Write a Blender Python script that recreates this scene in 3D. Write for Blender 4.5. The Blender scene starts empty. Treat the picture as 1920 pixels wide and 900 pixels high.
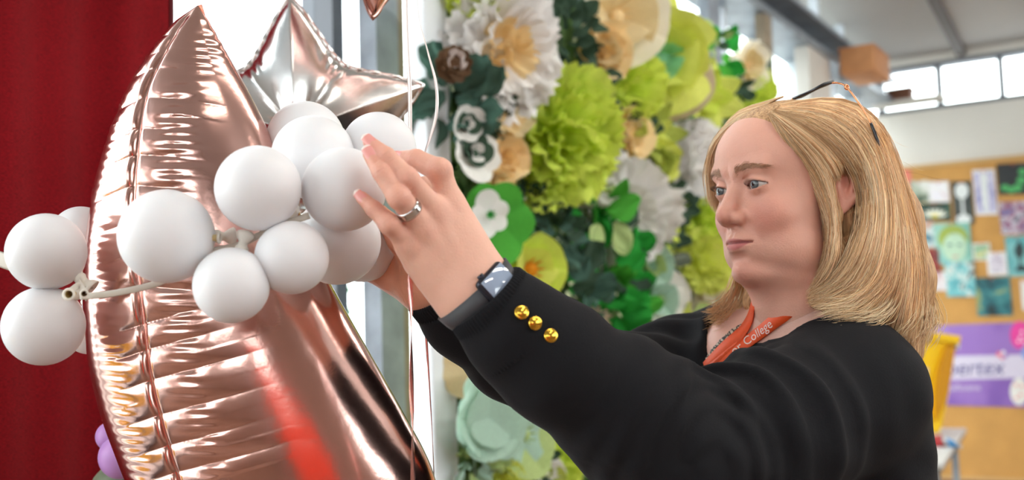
import bpy, bmesh, math, random
import numpy as np
from mathutils import Vector, Matrix

# ------------------------------------------------------------------ camera, world, exposure
SC = bpy.context.scene
COL = SC.collection
FPX = 2000.0
PITCH, ROLL = math.radians(4.86), 0.03
CAM = Vector((0.0, 0.0, 1.40))
_F = Vector((0, math.cos(PITCH), math.sin(PITCH)))
_U0 = Vector((0, -math.sin(PITCH), math.cos(PITCH)))
_R0 = Vector((1, 0, 0))
CR = _R0 * math.cos(ROLL) - _U0 * math.sin(ROLL)
CU = _U0 * math.cos(ROLL) + _R0 * math.sin(ROLL)
cam_data = bpy.data.cameras.new('camera')
cam = bpy.data.objects.new('camera', cam_data)
COL.objects.link(cam)
cam.matrix_world = Matrix(((CR.x, CU.x, -_F.x, CAM.x), (CR.y, CU.y, -_F.y, CAM.y), (CR.z, CU.z, -_F.z, CAM.z), (0, 0, 0, 1)))
cam_data.sensor_width = 36.0
cam_data.lens = 36.0 * FPX / 1920.0
cam_data.dof.use_dof = True
cam_data.dof.focus_distance = 1.16
cam_data.dof.aperture_fstop = 4.0
cam_data.clip_start = 0.02
SC.camera = cam

world = bpy.data.worlds.new('overcast_sky')
SC.world = world
world.use_nodes = True
_bg = world.node_tree.nodes['Background']
_bg.inputs['Color'].default_value = (0.93, 0.97, 1.0, 1)
_bg.inputs['Strength'].default_value = 6.8

SC.view_settings.view_transform = 'Standard'
SC.view_settings.look = 'None'
SC.view_settings.gamma = 1.0
SC.view_settings.use_curve_mapping = False
SC.view_settings.exposure = 0.0

SC.cycles.max_bounces = 10
SC.cycles.diffuse_bounces = 5
random.seed(7)
RNG = np.random.default_rng(7)

# ------------------------------------------------------------------ helpers
def P(px, py, d):
    """point of the place at a pixel's direction and a depth in metres"""
    px, py, d = float(px), float(py), float(d)
    return CAM + d * (_F + (px - 960.0) / FPX * CR - (py - 450.0) / FPX * CU)

def ray(px, py):
    return (_F + (px - 960.0) / FPX * CR - (py - 450.0) / FPX * CU)

# room frame: s runs along the window wall, t leaves it into the room
_a = math.radians(32)
U1 = Vector((math.sin(_a), math.cos(_a), 0))
U2 = Vector((math.cos(_a), -math.sin(_a), 0))
ORG = Vector((-0.377, 2.9, 0))
S_BACK, S_FRONT, T_FAR = 5.97, -7.5, 8.0
def RM(s, t, z):
    return ORG + s * U1 + t * U2 + Vector((0, 0, z))
ROOM_ROT = Matrix.Rotation(math.pi / 2 - _a, 4, 'Z')   # local x -> U1, local y -> -U2

def hit(px, py, p0, n):
    r = ray(px, py)
    return CAM + r * ((p0 - CAM).dot(n) / r.dot(n))

def mesh_data(name, verts, faces, mat=None, smooth=True):
    me = bpy.data.meshes.new(name)
    me.from_pydata([tuple(v) for v in verts], [], [tuple(f) for f in faces])
    if mat: me.materials.append(mat)
    if smooth: me.polygons.foreach_set('use_smooth', [True] * len(me.polygons))
    me.update()
    return me

def np_mesh(name, V, Q, mat=None, smooth=True):
    """quads or tris as numpy arrays"""
    me = bpy.data.meshes.new(name)
    V = np.asarray(V, dtype=np.float32); Q = np.asarray(Q, dtype=np.int32)
    n, k = Q.shape
    me.vertices.add(len(V)); me.vertices.foreach_set('co', V.ravel())
    me.loops.add(n * k); me.loops.foreach_set('vertex_index', Q.ravel())
    me.polygons.add(n); me.polygons.foreach_set('loop_start', np.arange(0, n * k, k, dtype=np.int32))
    me.polygons.foreach_set('loop_total', np.full(n, k, dtype=np.int32))
    me.polygons.foreach_set('use_smooth', np.full(n, smooth, dtype=bool))
    if mat: me.materials.append(mat)
    me.update(calc_edges=True)
    me.validate()
    return me

def link(name, me, parent=None, local=False):
    o = bpy.data.objects.new(name, me)
    COL.objects.link(o)
    if parent is not None:
        o.parent = parent
        if not local: o.matrix_parent_inverse = Matrix.Translation(-root_loc(parent))
    return o

def root_loc(o):
    v = Vector((0, 0, 0))
    while o is not None:
        if o.type == 'EMPTY': v = v + o.location
        o = o.parent
    return v

def obj(name, verts, faces, mat, parent=None, smooth=True):
    return link(name, mesh_data(name, verts, faces, mat, smooth), parent)

def empty(name, loc):
    o = bpy.data.objects.new(name, None)
    COL.objects.link(o)
    o.location = loc
    o.empty_display_size = 0.05
    return o

def tag(o, label, cat=None, group=None, kind=None):
    if label: o['label'] = label
    if cat: o['category'] = cat
    if group: o['group'] = group
    if kind: o['kind'] = kind
    return o

def plabel(o, label):
    o['label'] = label
    return o

def box_vf(c, ax, ay, az, hx, hy, hz):
    c = Vector(c)
    V = [c + ax * (sx * hx) + ay * (sy * hy) + az * (sz * hz) for sx in (-1, 1) for sy in (-1, 1) for sz in (-1, 1)]
    Fc = [(0, 1, 3, 2), (4, 6, 7, 5), (0, 4, 5, 1), (2, 3, 7, 6), (0, 2, 6, 4), (1, 5, 7, 3)]
    return V, Fc

def bevel_mesh(V, Fc, w, seg=2):
    bm = bmesh.new()
    vs = [bm.verts.new(v) for v in V]
    for f in Fc: bm.faces.new([vs[i] for i in f])
    bmesh.ops.recalc_face_normals(bm, faces=bm.faces)
    bmesh.ops.bevel(bm, geom=list(bm.edges), offset=w, segments=seg, affect='EDGES', profile=0.5)
    bm.verts.index_update()
    out = [v.co.copy() for v in bm.verts], [[v.index for v in f.verts] for f in bm.faces]
    bm.free()
    return out

Z = Vector((0, 0, 1))
def rbox(name, s0, s1, t0, t1, z0, z1, mat, parent=None, bev=0.0):
    """box in room coordinates"""
    V, Fc = box_vf(RM((s0 + s1) / 2, (t0 + t1) / 2, (z0 + z1) / 2), U1, U2, Z, abs(s1 - s0) / 2, abs(t1 - t0) / 2, abs(z1 - z0) / 2)
    if bev: V, Fc = bevel_mesh(V, Fc, bev)
    return obj(name, V, Fc, mat, parent, smooth=False)

def obox(name, c, ax, ay, az, hx, hy, hz, mat, parent=None, bev=0.0, seg=2):
    V, Fc = box_vf(c, ax, ay, az, hx, hy, hz)
    if bev: V, Fc = bevel_mesh(V, Fc, bev, seg)
    return obj(name, V, Fc, mat, parent, smooth=bev > 0)

def frame_of(n, up=Z):
    n = Vector(n).normalized()
    x = up.cross(n)
    if x.length < 1e-4: x = Vector((1, 0, 0)).cross(n)
    x.normalize()
    y = n.cross(x)
    return x, y, n

def tube_vf(pts, rad, seg=8, flat=1.0, closed_ends=True, normal=None):
    """round (or flattened) tube along points"""
    pts = [Vector(p) for p in pts]
    n = len(pts)
    V, Fc = [], []
    prev = None
    for i, p in enumerate(pts):
        d = (pts[min(i + 1, n - 1)] - pts[max(i - 1, 0)]).normalized()
        if normal is not None: a = (normal[i] if isinstance(normal, list) else normal)
        elif prev is None: a = Vector((0, 0, 1)) if abs(d.z) < 0.9 else Vector((1, 0, 0))
        else: a = prev
        a = (a - d * a.dot(d)).normalized()
        prev = a
        b = d.cross(a)
        r = rad[i] if hasattr(rad, '__len__') else rad
        for k in range(seg):
            t = 2 * math.pi * k / seg
            V.append(p + a * (r * flat * math.cos(t)) + b * (r * math.sin(t)))
    for i in range(n - 1):
        for k in range(seg):
            k2 = (k + 1) % seg
            Fc.append((i * seg + k, i * seg + k2, (i + 1) * seg + k2, (i + 1) * seg + k))
    if closed_ends:
        Fc.append(tuple(range(seg))[::-1]); Fc.append(tuple((n - 1) * seg + k for k in range(seg)))
    return V, Fc

def catmull(pts, n):
    pts = np.array([list(p) for p in pts], dtype=float)
    m = len(pts)
    q = np.vstack([2 * pts[0] - pts[1], pts, 2 * pts[-1] - pts[-2]])
    out = []
    for u in np.linspace(0, m - 1 - 1e-9, n):
        i = int(u); f = u - i
        p0, p1, p2, p3 = q[i], q[i + 1], q[i + 2], q[i + 3]
        out.append(0.5 * ((2 * p1) + (p2 - p0) * f + (2 * p0 - 5 * p1 + 4 * p2 - p3) * f * f + (3 * p1 - p0 - 3 * p2 + p3) * f ** 3))
    return np.array(out)

def lathe_vf(c, axis, prof, seg=32, up=Z):
    """prof: (radius, height) along axis"""
    x, y, n = frame_of(axis, up)
    V, Fc = [], []
    m = len(prof)
    for r, h in prof:
        for k in range(seg):
            t = 2 * math.pi * k / seg
            V.append(Vector(c) + n * h + (x * math.cos(t) + y * math.sin(t)) * r)
    for i in range(m - 1):
        for k in range(seg):
            k2 = (k + 1) % seg
            Fc.append((i * seg + k, i * seg + k2, (i + 1) * seg + k2, (i + 1) * seg + k))
    return V, Fc

def text_vf(s, size=1.0, shear=0.0):
    cu = bpy.data.curves.new('lettering', 'FONT')
    cu.body = s; cu.size = size; cu.shear = shear; cu.resolution_u = 3
    o = bpy.data.objects.new('lettering', cu)
    COL.objects.link(o)
    dg = bpy.context.evaluated_depsgraph_get()
    ev = o.evaluated_get(dg)
    me = ev.to_mesh()
    V = [v.co.copy() for v in me.vertices]; Fc = [tuple(p.vertices) for p in me.polygons]
    ev.to_mesh_clear()
    bpy.data.objects.remove(o); bpy.data.curves.remove(cu)
    return V, Fc

# ------------------------------------------------------------------ materials
MATS = {}
def mat(name, col, rough=0.6, metal=0.0, var=0.0, vscale=20.0, bump=0.0, bscale=60.0, sss=0.0, sss_col=None, transl=0.0, spec=0.5, sheen=0.0, detail=4.0, coat=0.0):
    if name in MATS: return MATS[name]
    m = bpy.data.materials.new(name); m.use_nodes = True
    nt = m.node_tree; b = nt.nodes['Principled BSDF']
    b.inputs['Roughness'].default_value = rough
    b.inputs['Metallic'].default_value = metal
    b.inputs['Specular IOR Level'].default_value = spec
    b.inputs['Sheen Weight'].default_value = sheen
    b.inputs['Coat Weight'].default_value = coat
    tc = nt.nodes.new('ShaderNodeTexCoord')
    if var > 0:
        nz = nt.nodes.new('ShaderNodeTexNoise'); nz.inputs['Scale'].default_value = vscale; nz.inputs['Detail'].default_value = detail
        nt.links.new(tc.outputs['Object'], nz.inputs['Vector'])
        rp = nt.nodes.new('ShaderNodeValToRGB')
        rp.color_ramp.elements[0].position = 0.3; rp.color_ramp.elements[1].position = 0.7
        rp.color_ramp.elements[0].color = tuple(max(0, c * (1 - var)) for c in col) + (1,)
        rp.color_ramp.elements[1].color = tuple(min(1, c * (1 + var)) for c in col) + (1,)
        nt.links.new(nz.outputs['Fac'], rp.inputs['Fac'])
        nt.links.new(rp.outputs['Color'], b.inputs['Base Color'])
    else:
        b.inputs['Base Color'].default_value = tuple(col) + (1,)
    if bump > 0:
        nb = nt.nodes.new('ShaderNodeTexNoise'); nb.inputs['Scale'].default_value = bscale; nb.inputs['Detail'].default_value = 5
        nt.links.new(tc.outputs['Object'], nb.inputs['Vector'])
        bp = nt.nodes.new('ShaderNodeBump'); bp.inputs['Strength'].default_value = bump; bp.inputs['Distance'].default_value = 0.01
        nt.links.new(nb.outputs['Fac'], bp.inputs['Height']); nt.links.new(bp.outputs['Normal'], b.inputs['Normal'])
    if sss > 0:
        b.inputs['Subsurface Weight'].default_value = sss
        b.inputs['Subsurface Radius'].default_value = sss_col or (1.0, 0.35, 0.2)
        b.inputs['Subsurface Scale'].default_value = 0.008
    if transl > 0:
        out = nt.nodes['Material Output']
        tr = nt.nodes.new('ShaderNodeBsdfTranslucent'); mx = nt.nodes.new('ShaderNodeMixShader')
        if var > 0: nt.links.new(rp.outputs['Color'], tr.inputs['Color'])
        else: tr.inputs['Color'].default_value = tuple(col) + (1,)
        mx.inputs['Fac'].default_value = transl
        nt.links.new(b.outputs['BSDF'], mx.inputs[1]); nt.links.new(tr.outputs['BSDF'], mx.inputs[2])
        nt.links.new(mx.outputs['Shader'], out.inputs['Surface'])
    MATS[name] = m
    return m

def srgb(r, g, b):
    f = lambda c: (c / 255 / 12.92) if c / 255 <= 0.04045 else ((c / 255 + 0.055) / 1.055) ** 2.4
    return (f(r), f(g), f(b))

def glass_mat():
    m = bpy.data.materials.new('window_glass'); m.use_nodes = True
    nt = m.node_tree; out = nt.nodes['Material Output']
    nt.nodes.remove(nt.nodes['Principled BSDF'])
    t = nt.nodes.new('ShaderNodeBsdfTransparent'); t.inputs['Color'].default_value = (0.97, 0.99, 0.98, 1)
    g = nt.nodes.new('ShaderNodeBsdfGlossy'); g.inputs['Roughness'].default_value = 0.02
    lw = nt.nodes.new('ShaderNodeLayerWeight'); lw.inputs['Blend'].default_value = .5
    pw = nt.nodes.new('ShaderNodeMath'); pw.operation = 'POWER'; pw.inputs[1].default_value = 5.0
    fr = nt.nodes.new('ShaderNodeMath'); fr.operation = 'MULTIPLY_ADD'; fr.inputs[1].default_value = .8; fr.inputs[2].default_value = .03
    nt.links.new(lw.outputs['Facing'], pw.inputs[0]); nt.links.new(pw.outputs['Value'], fr.inputs[0])
    mx = nt.nodes.new('ShaderNodeMixShader')
    nt.links.new(fr.outputs['Value'], mx.inputs['Fac']); nt.links.new(t.outputs['BSDF'], mx.inputs[1]); nt.links.new(g.outputs['BSDF'], mx.inputs[2])
    nt.links.new(mx.outputs['Shader'], out.inputs['Surface'])
    return m
GLASS = glass_mat()

# ------------------------------------------------------------------ implicit surfaces (bodies and clothes)
def smin(a, b, k):
    h = np.clip(0.5 + 0.5 * (b - a) / k, 0, 1)
    return b + (a - b) * h - k * h * (1 - h)
def smax(a, b, k): return -smin(-a, -b, k)
def s_sph(p, c, r): return np.linalg.norm(p - np.array(c), axis=-1) - r
def s_ell(p, c, r):
    r = np.array(r); q = p - np.array(c)
    k0 = np.linalg.norm(q / r, axis=-1); k1 = np.linalg.norm(q / (r * r), axis=-1) + 1e-9
    return k0 * (k0 - 1) / k1
def s_cone(p, a, b, ra, rb):
    a = np.array(a, dtype=float); b = np.array(b, dtype=float)
    ab = b - a
    t = np.clip(((p - a) @ ab) / (ab @ ab), 0, 1)
    return np.linalg.norm(p - (a + t[..., None] * ab), axis=-1) - (ra + (rb - ra) * t)
def s_chain(p, pts, rad, k=0.004):
    d = None
    for i in range(len(pts) - 1):
        e = s_cone(p, pts[i], pts[i + 1], rad[i], rad[i + 1])
        d = e if d is None else smin(d, e, k)
    return d

def surface_nets(f, lo, hi, h, block=6):
    lo = np.array(lo, float); hi = np.array(hi, float)
    nb = np.ceil((hi - lo) / (h * block)).astype(int)
    dims = nb * block + 1
    cs = [lo[i] + h * block * np.arange(nb[i] + 1) for i in range(3)]
    Gc = np.stack(np.meshgrid(*cs, indexing='ij'), -1)
    fc = f(Gc.reshape(-1, 3)).reshape(nb + 1)
    # blocks near the surface
    bc = np.stack([np.minimum.reduce([fc[i:nb[0] + i, j:nb[1] + j, k:nb[2] + k] for i in (0, 1) for j in (0, 1) for k in (0, 1)]),
                   np.maximum.reduce([fc[i:nb[0] + i, j:nb[1] + j, k:nb[2] + k] for i in (0, 1) for j in (0, 1) for k in (0, 1)])])
    w = h * block * 1.3
    act = np.argwhere((bc[0] < w) & (bc[1] > -w))
    A = np.repeat(np.repeat(np.repeat(fc[:-1, :-1, :-1], block, 0), block, 1), block, 2).astype(np.float32)
    A = np.pad(A, ((0, 1), (0, 1), (0, 1)), mode='edge')
    o = np.stack(np.meshgrid(*[np.arange(block + 1)] * 3, indexing='ij'), -1).reshape(-1, 3)
    CH = 1500
    for c in range(0, len(act), CH):
        idx = (act[c:c + CH, None, :] * block + o[None]).reshape(-1, 3)
        A[idx[:, 0], idx[:, 1], idx[:, 2]] = f(lo + idx * h)
    S = A < 0
    cnt = sum(S[i:dims[0] - 1 + i, j:dims[1] - 1 + j, k:dims[2] - 1 + k].astype(np.int8) for i in (0, 1) for j in (0, 1) for k in (0, 1))
    cells = np.argwhere((cnt > 0) & (cnt < 8))
    ids = np.full(dims - 1, -1, dtype=np.int32)
    ids[cells[:, 0], cells[:, 1], cells[:, 2]] = np.arange(len(cells))
    acc = np.zeros((len(cells), 3)); num = np.zeros(len(cells))
    corners = [(i, j, k) for i in (0, 1) for j in (0, 1) for k in (0, 1)]
    for a in corners:
        for ax in range(3):
            if a[ax]: continue
            b = list(a); b[ax] = 1
            fa = A[cells[:, 0] + a[0], cells[:, 1] + a[1], cells[:, 2] + a[2]].astype(float)
            fb = A[cells[:, 0] + b[0], cells[:, 1] + b[1], cells[:, 2] + b[2]].astype(float)
            m = (fa < 0) != (fb < 0)
            t = np.where(m, fa / np.where(m, fa - fb, 1), 0)
            pt = np.array(a, float)[None] + t[:, None] * (np.array(b) - np.array(a))[None]
            acc[m] += pt[m]; num[m] += 1
    V = lo + h * (cells + acc / num[:, None])
    quads = []
    for ax in range(3):
        b1, b2 = [(1, 2), (2, 0), (0, 1)][ax]
        sl0 = [slice(1, dims[i] - 1) for i in range(3)]; sl0[ax] = slice(0, dims[ax] - 1)
        sl1 = list(sl0); sl1[ax] = slice(1, dims[ax])
        s0, s1 = S[tuple(sl0)], S[tuple(sl1)]
        e = np.argwhere(s0 != s1)
        flip = s1[e[:, 0], e[:, 1], e[:, 2]]
        off = np.ones(3, int); off[ax] = 0
        e = e + off
        q = []
        for d1, d2 in ((0, 0), (1, 0), (1, 1), (0, 1)):
            c = e.copy(); c[:, b1] -= d1; c[:, b2] -= d2
            q.append(ids[c[:, 0], c[:, 1], c[:, 2]])
        q = np.stack(q, -1)
        q[flip] = q[flip][:, ::-1]
        quads.append(q[:, ::-1])
    Q = np.vstack(quads)
    Q = Q[(Q >= 0).all(1)]
    return V, Q

def march(f, pxy, d0, d1, n=90):
    """depth along each pixel's ray at which f first goes below zero, else the nearest miss"""
    pxy = np.asarray(pxy, float)
    D = (np.array(_F)[None] + ((pxy[:, 0] - 960) / FPX)[:, None] * np.array(CR) - ((pxy[:, 1] - 450) / FPX)[:, None] * np.array(CU))
    t = np.full(len(pxy), d0); best = np.full(len(pxy), 1e9); bt = t.copy()
    for _ in range(n):
        v = f(np.array(CAM)[None] + D * t[:, None])
        better = v < best
        best = np.where(better, v, best); bt = np.where(better, t, bt)
        t = np.where(v > 0.0004, np.minimum(t + np.maximum(v * 0.7, 0.0008), d1), t)
    return bt, best
# ------------------------------------------------------------------ the room
M_WALL = mat('painted_wall', srgb(214, 210, 202), 0.8, var=0.03, vscale=3)
M_FLOOR = mat('vinyl_floor', srgb(120, 92, 74), 0.45, var=0.12, vscale=4)
M_CEIL = mat('ceiling_board', srgb(176, 172, 168), 0.85, var=0.04, vscale=2)
M_RIB = mat('ceiling_rib', srgb(104, 98, 96), 0.7)
M_STEEL = mat('galvanised_steel', srgb(140, 148, 156), 0.45, metal=0.35, var=0.25, vscale=8, bump=0.1)
M_MULL = mat('grey_window_frame', srgb(92, 96, 104), 0.5)
M_MULLW = mat('white_window_frame', srgb(205, 212, 220), 0.5)
M_CONC = mat('concrete_column', srgb(150, 158, 168), 0.85, var=0.25, vscale=9, bump=0.2)
M_TAN = mat('weathered_timber', srgb(146, 132, 112), 0.8, var=0.15, vscale=14)
M_ORBOX = mat('cardboard_box', srgb(196, 138, 92), 0.8, var=0.08)
M_SKIRT = mat('brown_skirting', srgb(128, 72, 48), 0.6, var=0.1)
M_CORK = mat('pinboard_cork', srgb(196, 146, 80), 0.9, var=0.08, vscale=6, bump=0.15, bscale=300)
M_PAVE = mat('outdoor_paving', srgb(150, 152, 150), 0.9, var=0.1, vscale=2)

def struct(o):
    o['kind'] = 'structure'
    return o

def rboxes(name, boxes, m, parent=None):
    V, Fc = [], []
    for s0, s1, t0, t1, z0, z1 in boxes:
        v, f = box_vf(RM((s0 + s1) / 2, (t0 + t1) / 2, (z0 + z1) / 2), U1, U2, Z, abs(s1 - s0) / 2, abs(t1 - t0) / 2, abs(z1 - z0) / 2)
        Fc += [tuple(i + len(V) for i in q) for q in f]; V += v
    return obj(name, V, Fc, m, parent, smooth=False)

struct(rbox('floor', S_FRONT - .2, S_BACK + .2, -.05, T_FAR + .2, -.1, 0, M_FLOOR))
struct(rbox('ground', -14, 16, -14, -.2, -.25, -.15, M_PAVE))

# sloping ceiling, highest away from the pinboard wall
ZB, KS = 3.34, 0.16
def ceil_z(s): return ZB + KS * (S_BACK - s) if s > 1.0 else ZB + KS * (S_BACK - 1.0)
V, Fc = [], []
for s in (S_FRONT - .2, 1.0, S_BACK + .15):
    for t in (-.3, T_FAR + .2):
        for dz in (0, .15): V.append(RM(s, t, ceil_z(s) + dz))
for i in (0, 1):
    a = i * 4
    Fc += [(a, a + 2, a + 6, a + 4), (a + 1, a + 5, a + 7, a + 3), (a, a + 4, a + 5, a + 1), (a + 2, a + 3, a + 7, a + 6)]
Fc += [(0, 1, 3, 2), (8, 10, 11, 9)]
ceiling = struct(obj('ceiling', V, Fc, M_CEIL, None, smooth=False))
for k in range(9):
    t = 0.62 + k * 0.62
    a, b = RM(1.0, t, ceil_z(1.0) - .02), RM(S_BACK, t, ceil_z(S_BACK) - .02)
    ax = (b - a).normalized()
    obox('ceiling_rib', (a + b) / 2, ax, U2, ax.cross(U2), (b - a).length / 2, .03, .03, M_RIB, ceiling)

# pinboard wall with a strip of high windows
wb = struct(rboxes('wall_back', [(S_BACK, S_BACK + .15, -.1, T_FAR, 0, 2.93), (S_BACK, S_BACK + .15, -.1, T_FAR, 3.27, 3.6)], M_WALL))
rbox('skirting', S_BACK - .03, S_BACK, .0, T_FAR, 0, .26, M_SKIRT, wb)
w1 = struct(rboxes('window_1', [(S_BACK - .01, S_BACK + .1, 0, T_FAR, 2.93, 2.96), (S_BACK - .01, S_BACK + .1, 0, T_FAR, 3.25, 3.28)], M_MULL))
for k in range(19):
    t = 0.03 + k * 0.42
    rbox('mullion', S_BACK - .01, S_BACK + .09, t - .018, t + .018, 2.96, 3.25, M_MULL, w1)
    rbox('pane', S_BACK + .05, S_BACK + .056, t + .018, t + .402, 2.96, 3.25, GLASS, w1)

# window wall behind the flowers
posts = [-4.6, -3.7, -2.8, -1.9, -1.0, -.155, .62, 1.25, 2.05, 2.75, 3.45, 4.1, 4.75, 5.4]
w2 = struct(rboxes('window_2', [(S_FRONT, S_BACK, -.08, .0, 0, .22), (S_FRONT, S_BACK, -.06, .0, 2.42, 2.50)], M_MULL))
prev = S_FRONT
for s in posts + [S_BACK]:
    if s < S_BACK:
        rbox('mullion', s - .022, s + .022, -.09, .02, .22, 3.0, M_MULL if s < 2 else M_MULLW, w2)
    for z0, z1 in ((.22, 2.42), (2.50, 2.98)):
        rbox('pane', prev + .022, s - .022, -.045, -.039, z0, z1, GLASS, w2)
    prev = s
# steel girder along the window wall and the glazing above it
gird = struct(rboxes('beam_1', [(S_FRONT, S_BACK, -.1, .16, 2.98, 3.02), (S_FRONT, S_BACK, -.02, .02, 3.02, 3.16), (S_FRONT, S_BACK, -.1, .16, 3.16, 3.19)], M_STEEL))
w3 = struct(rboxes('window_3', [(S_FRONT, S_BACK, -.08, -.02, 3.19, 3.22)], M_MULLW))
s = -5.0
while s < S_BACK:
    rbox('mullion', s - .02, s + .02, -.08, -.02, 3.22, ceil_z(s) + .02, M_MULLW, w3)
    V = [RM(s + .02, -.05, 3.22), RM(min(s + .58, S_BACK), -.05, 3.22), RM(min(s + .58, S_BACK), -.05, ceil_z(s + .6)), RM(s + .02, -.05, ceil_z(s))]
    V += [v + U2 * .006 for v in V]
    obj('pane', V, [(0, 3, 2, 1), (4, 5, 6, 7), (0, 1, 5, 4), (1, 2, 6, 5), (2, 3, 7, 6), (3, 0, 4, 7)], GLASS, w3, smooth=False)
    s += .6
# columns in front of the glazing
def col_px(name, px0, px1, t, z0, z1, m, dt=.1):
    a, b = hit(px0, 300, RM(0, t, 0), U2), hit(px1, 300, RM(0, t, 0), U2)
    sa, sb = (a - ORG).dot(U1), (b - ORG).dot(U1)
    return struct(rbox(name, sa, sb, t, t + dt, z0, z1, m))
col_px('column_1', 676, 718, .06, 0, 2.98, M_CONC, .06)
col_px('column_2', 719, 741, .06, 0, 2.98, M_TAN, .04)
col_px('column_3', 1428, 1442, .10, 0, 2.98, M_TAN, .05)
col_px('column_4', 1500, 1540, .06, 0, 2.98, M_WALL, .08)
col_px('column_5', 1322, 1344, .04, 0, 2.98, M_CONC, .05)
M_TWALL = mat('brown_panelled_wall', srgb(146, 120, 106), .6, var=.15, vscale=3)
# the two unseen walls behind the photographer, browned and glazed to suit the light: low wall, broad glazing, header
wr = struct(rboxes('wall_right', [(S_FRONT, S_BACK, T_FAR, T_FAR + .15, 0, 1.8), (S_FRONT, S_BACK, T_FAR, T_FAR + .15, 4.0, 4.4)] + [(s - .12, s + .12, T_FAR, T_FAR + .15, 1.8, 4.0) for s in (-.1, 3, 5.8)] + [(S_FRONT, -2.9, T_FAR, T_FAR + .15, 1.8, 4.0)], M_TWALL))
wf = struct(rboxes('wall_front', [(S_FRONT - .15, S_FRONT, 0, T_FAR, 0, 1.8), (S_FRONT - .15, S_FRONT, 0, T_FAR, 3.2, 4.4)] + [(S_FRONT - .15, S_FRONT, t - .45, t + .45, 1.8, 3.2) for t in (.45, 2.7, 5.3, 7.55)], M_TWALL))
w4 = struct(rboxes('window_4', [(S_FRONT, S_BACK, T_FAR, T_FAR + .1, 1.8, 1.85), (S_FRONT, S_BACK, T_FAR, T_FAR + .1, 3.95, 4.0)], M_MULL))
for a, b in ((-2.9, -.22), (.02, 2.88), (3.12, 5.68)):
    rbox('pane', a, b, T_FAR + .05, T_FAR + .056, 1.85, 3.95, GLASS, w4)
    rbox('mullion', (a + b) / 2 - .03, (a + b) / 2 + .03, T_FAR, T_FAR + .1, 1.85, 3.95, M_MULL, w4)
w5 = struct(rboxes('window_5', [(S_FRONT - .1, S_FRONT, 0, T_FAR, 1.8, 1.85), (S_FRONT - .1, S_FRONT, 0, T_FAR, 3.15, 3.2)], M_MULL))
for a, b in ((.9, 2.25), (3.15, 4.85), (5.75, 7.1)):
    rbox('pane', S_FRONT - .06, S_FRONT - .054, a, b, 1.85, 3.15, GLASS, w5)
    rbox('mullion', S_FRONT - .1, S_FRONT, (a + b) / 2 - .03, (a + b) / 2 + .03, 1.85, 3.15, M_MULL, w5)

# orange-brown box bracketed to the girder end
p = hit(1622, 124, RM(0, .32, 0), U2)
cb = empty('wall_box', p - Z * .085)
obox('box_body', p, U1, U2, Z, .20, .10, .075, M_ORBOX, cb, bev=.004)
obox('box_lid', p + Z * .078, U1, U2, Z, .205, .105, .004, M_ORBOX, cb)
obox('bracket', p - U2 * .13 - Z * .03, U1, U2, Z, .03, .030, .05, M_STEEL, cb)
tag(cb, 'orange-brown box fixed to the steel girder below the ceiling', 'box')
# small brown crate on the ledge under the high windows
p = hit(1688, 180, RM(S_BACK - .12, 0, 0), U1)
sc_ = empty('wooden_crate', p - Z * .04)
M_CRATE = mat('brown_crate_wood', srgb(120, 78, 56), .7, var=.15)
obox('crate_body', p, U2, U1, Z, .085, .06, .04, M_CRATE, sc_, bev=.004)
obox('rim', p + Z * .042, U2, U1, Z, .092, .066, .008, M_CRATE, sc_, bev=.003)
tag(sc_, 'small brown wooden crate on the ledge under the high windows', 'crate')
rbox('ledge', S_BACK - .2, S_BACK, 0, .5, (p.z - .06), (p.z - .04), M_WALL, wb)

# leafy trees beyond the glass
M_LEAFOUT = mat('outdoor_leaves', srgb(98, 138, 104), .7, var=.3, vscale=3, transl=.3)
M_BARK = mat('tree_bark', srgb(96, 84, 72), .9, var=.2)
def outdoor_tree(s, t, h, r, label, seed):
    rg = np.random.default_rng(seed)
    e = empty('garden_tree', RM(s, t, -.15))
    base = RM(s, t, -.15)
    pts = [base, base + Z * h * .35 + U1 * .05, base + Z * h * .7]
    v, f = tube_vf([Vector(q) for q in catmull(pts, 8)], list(np.linspace(.11, .04, 8)), 10)
    obj('trunk', v, f, M_BARK, e)
    for k in range(5):
        a = k * 1.26; q0 = base + Z * h * (.4 + .06 * k)
        q1 = q0 + (U1 * math.cos(a) + U2 * math.sin(a)) * r * .6 + Z * h * .15
        v, f = tube_vf([q0, (q0 + q1) / 2 + Z * .05, q1], [.04, .03, .012], 6); obj('branch', v, f, M_BARK, e)
    n = 1500
    c = np.array(base + Z * h * .68)
    d = rg.normal(size=(n, 3)); d /= np.linalg.norm(d, axis=1)[:, None]
    q = c + d * (rg.random(n) ** .5)[:, None] * np.array([r, r, h * .38])
    V, Fc = [], []
    for i in range(n):
        x = rg.normal(size=3); x /= np.linalg.norm(x); y = np.cross(x, rg.normal(size=3)); y /= np.linalg.norm(y)
        L = .11 + .06 * rg.random()
        k = len(V); w = np.cross(x, y) * .02
        V += [q[i] - x * L, q[i] + y * L * .4 + w, q[i] + x * L, q[i] - y * L * .4 + w]
        Fc += [(k, k + 1, k + 2), (k, k + 2, k + 3)]
    lf = link('foliage', mesh_data('foliage', V, Fc, M_LEAFOUT), e); lf['kind'] = 'stuff'
    tag(e, label, 'tree')
outdoor_tree(1.5, -4.2, 4.2, 1.1, 'pale leafy tree outdoors seen between the grey column and white post', 3)
outdoor_tree(4.9, -6.0, 3.0, 1.3, 'low leafy tree outdoors beyond the window wall near the ceiling beam', 4)

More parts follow.
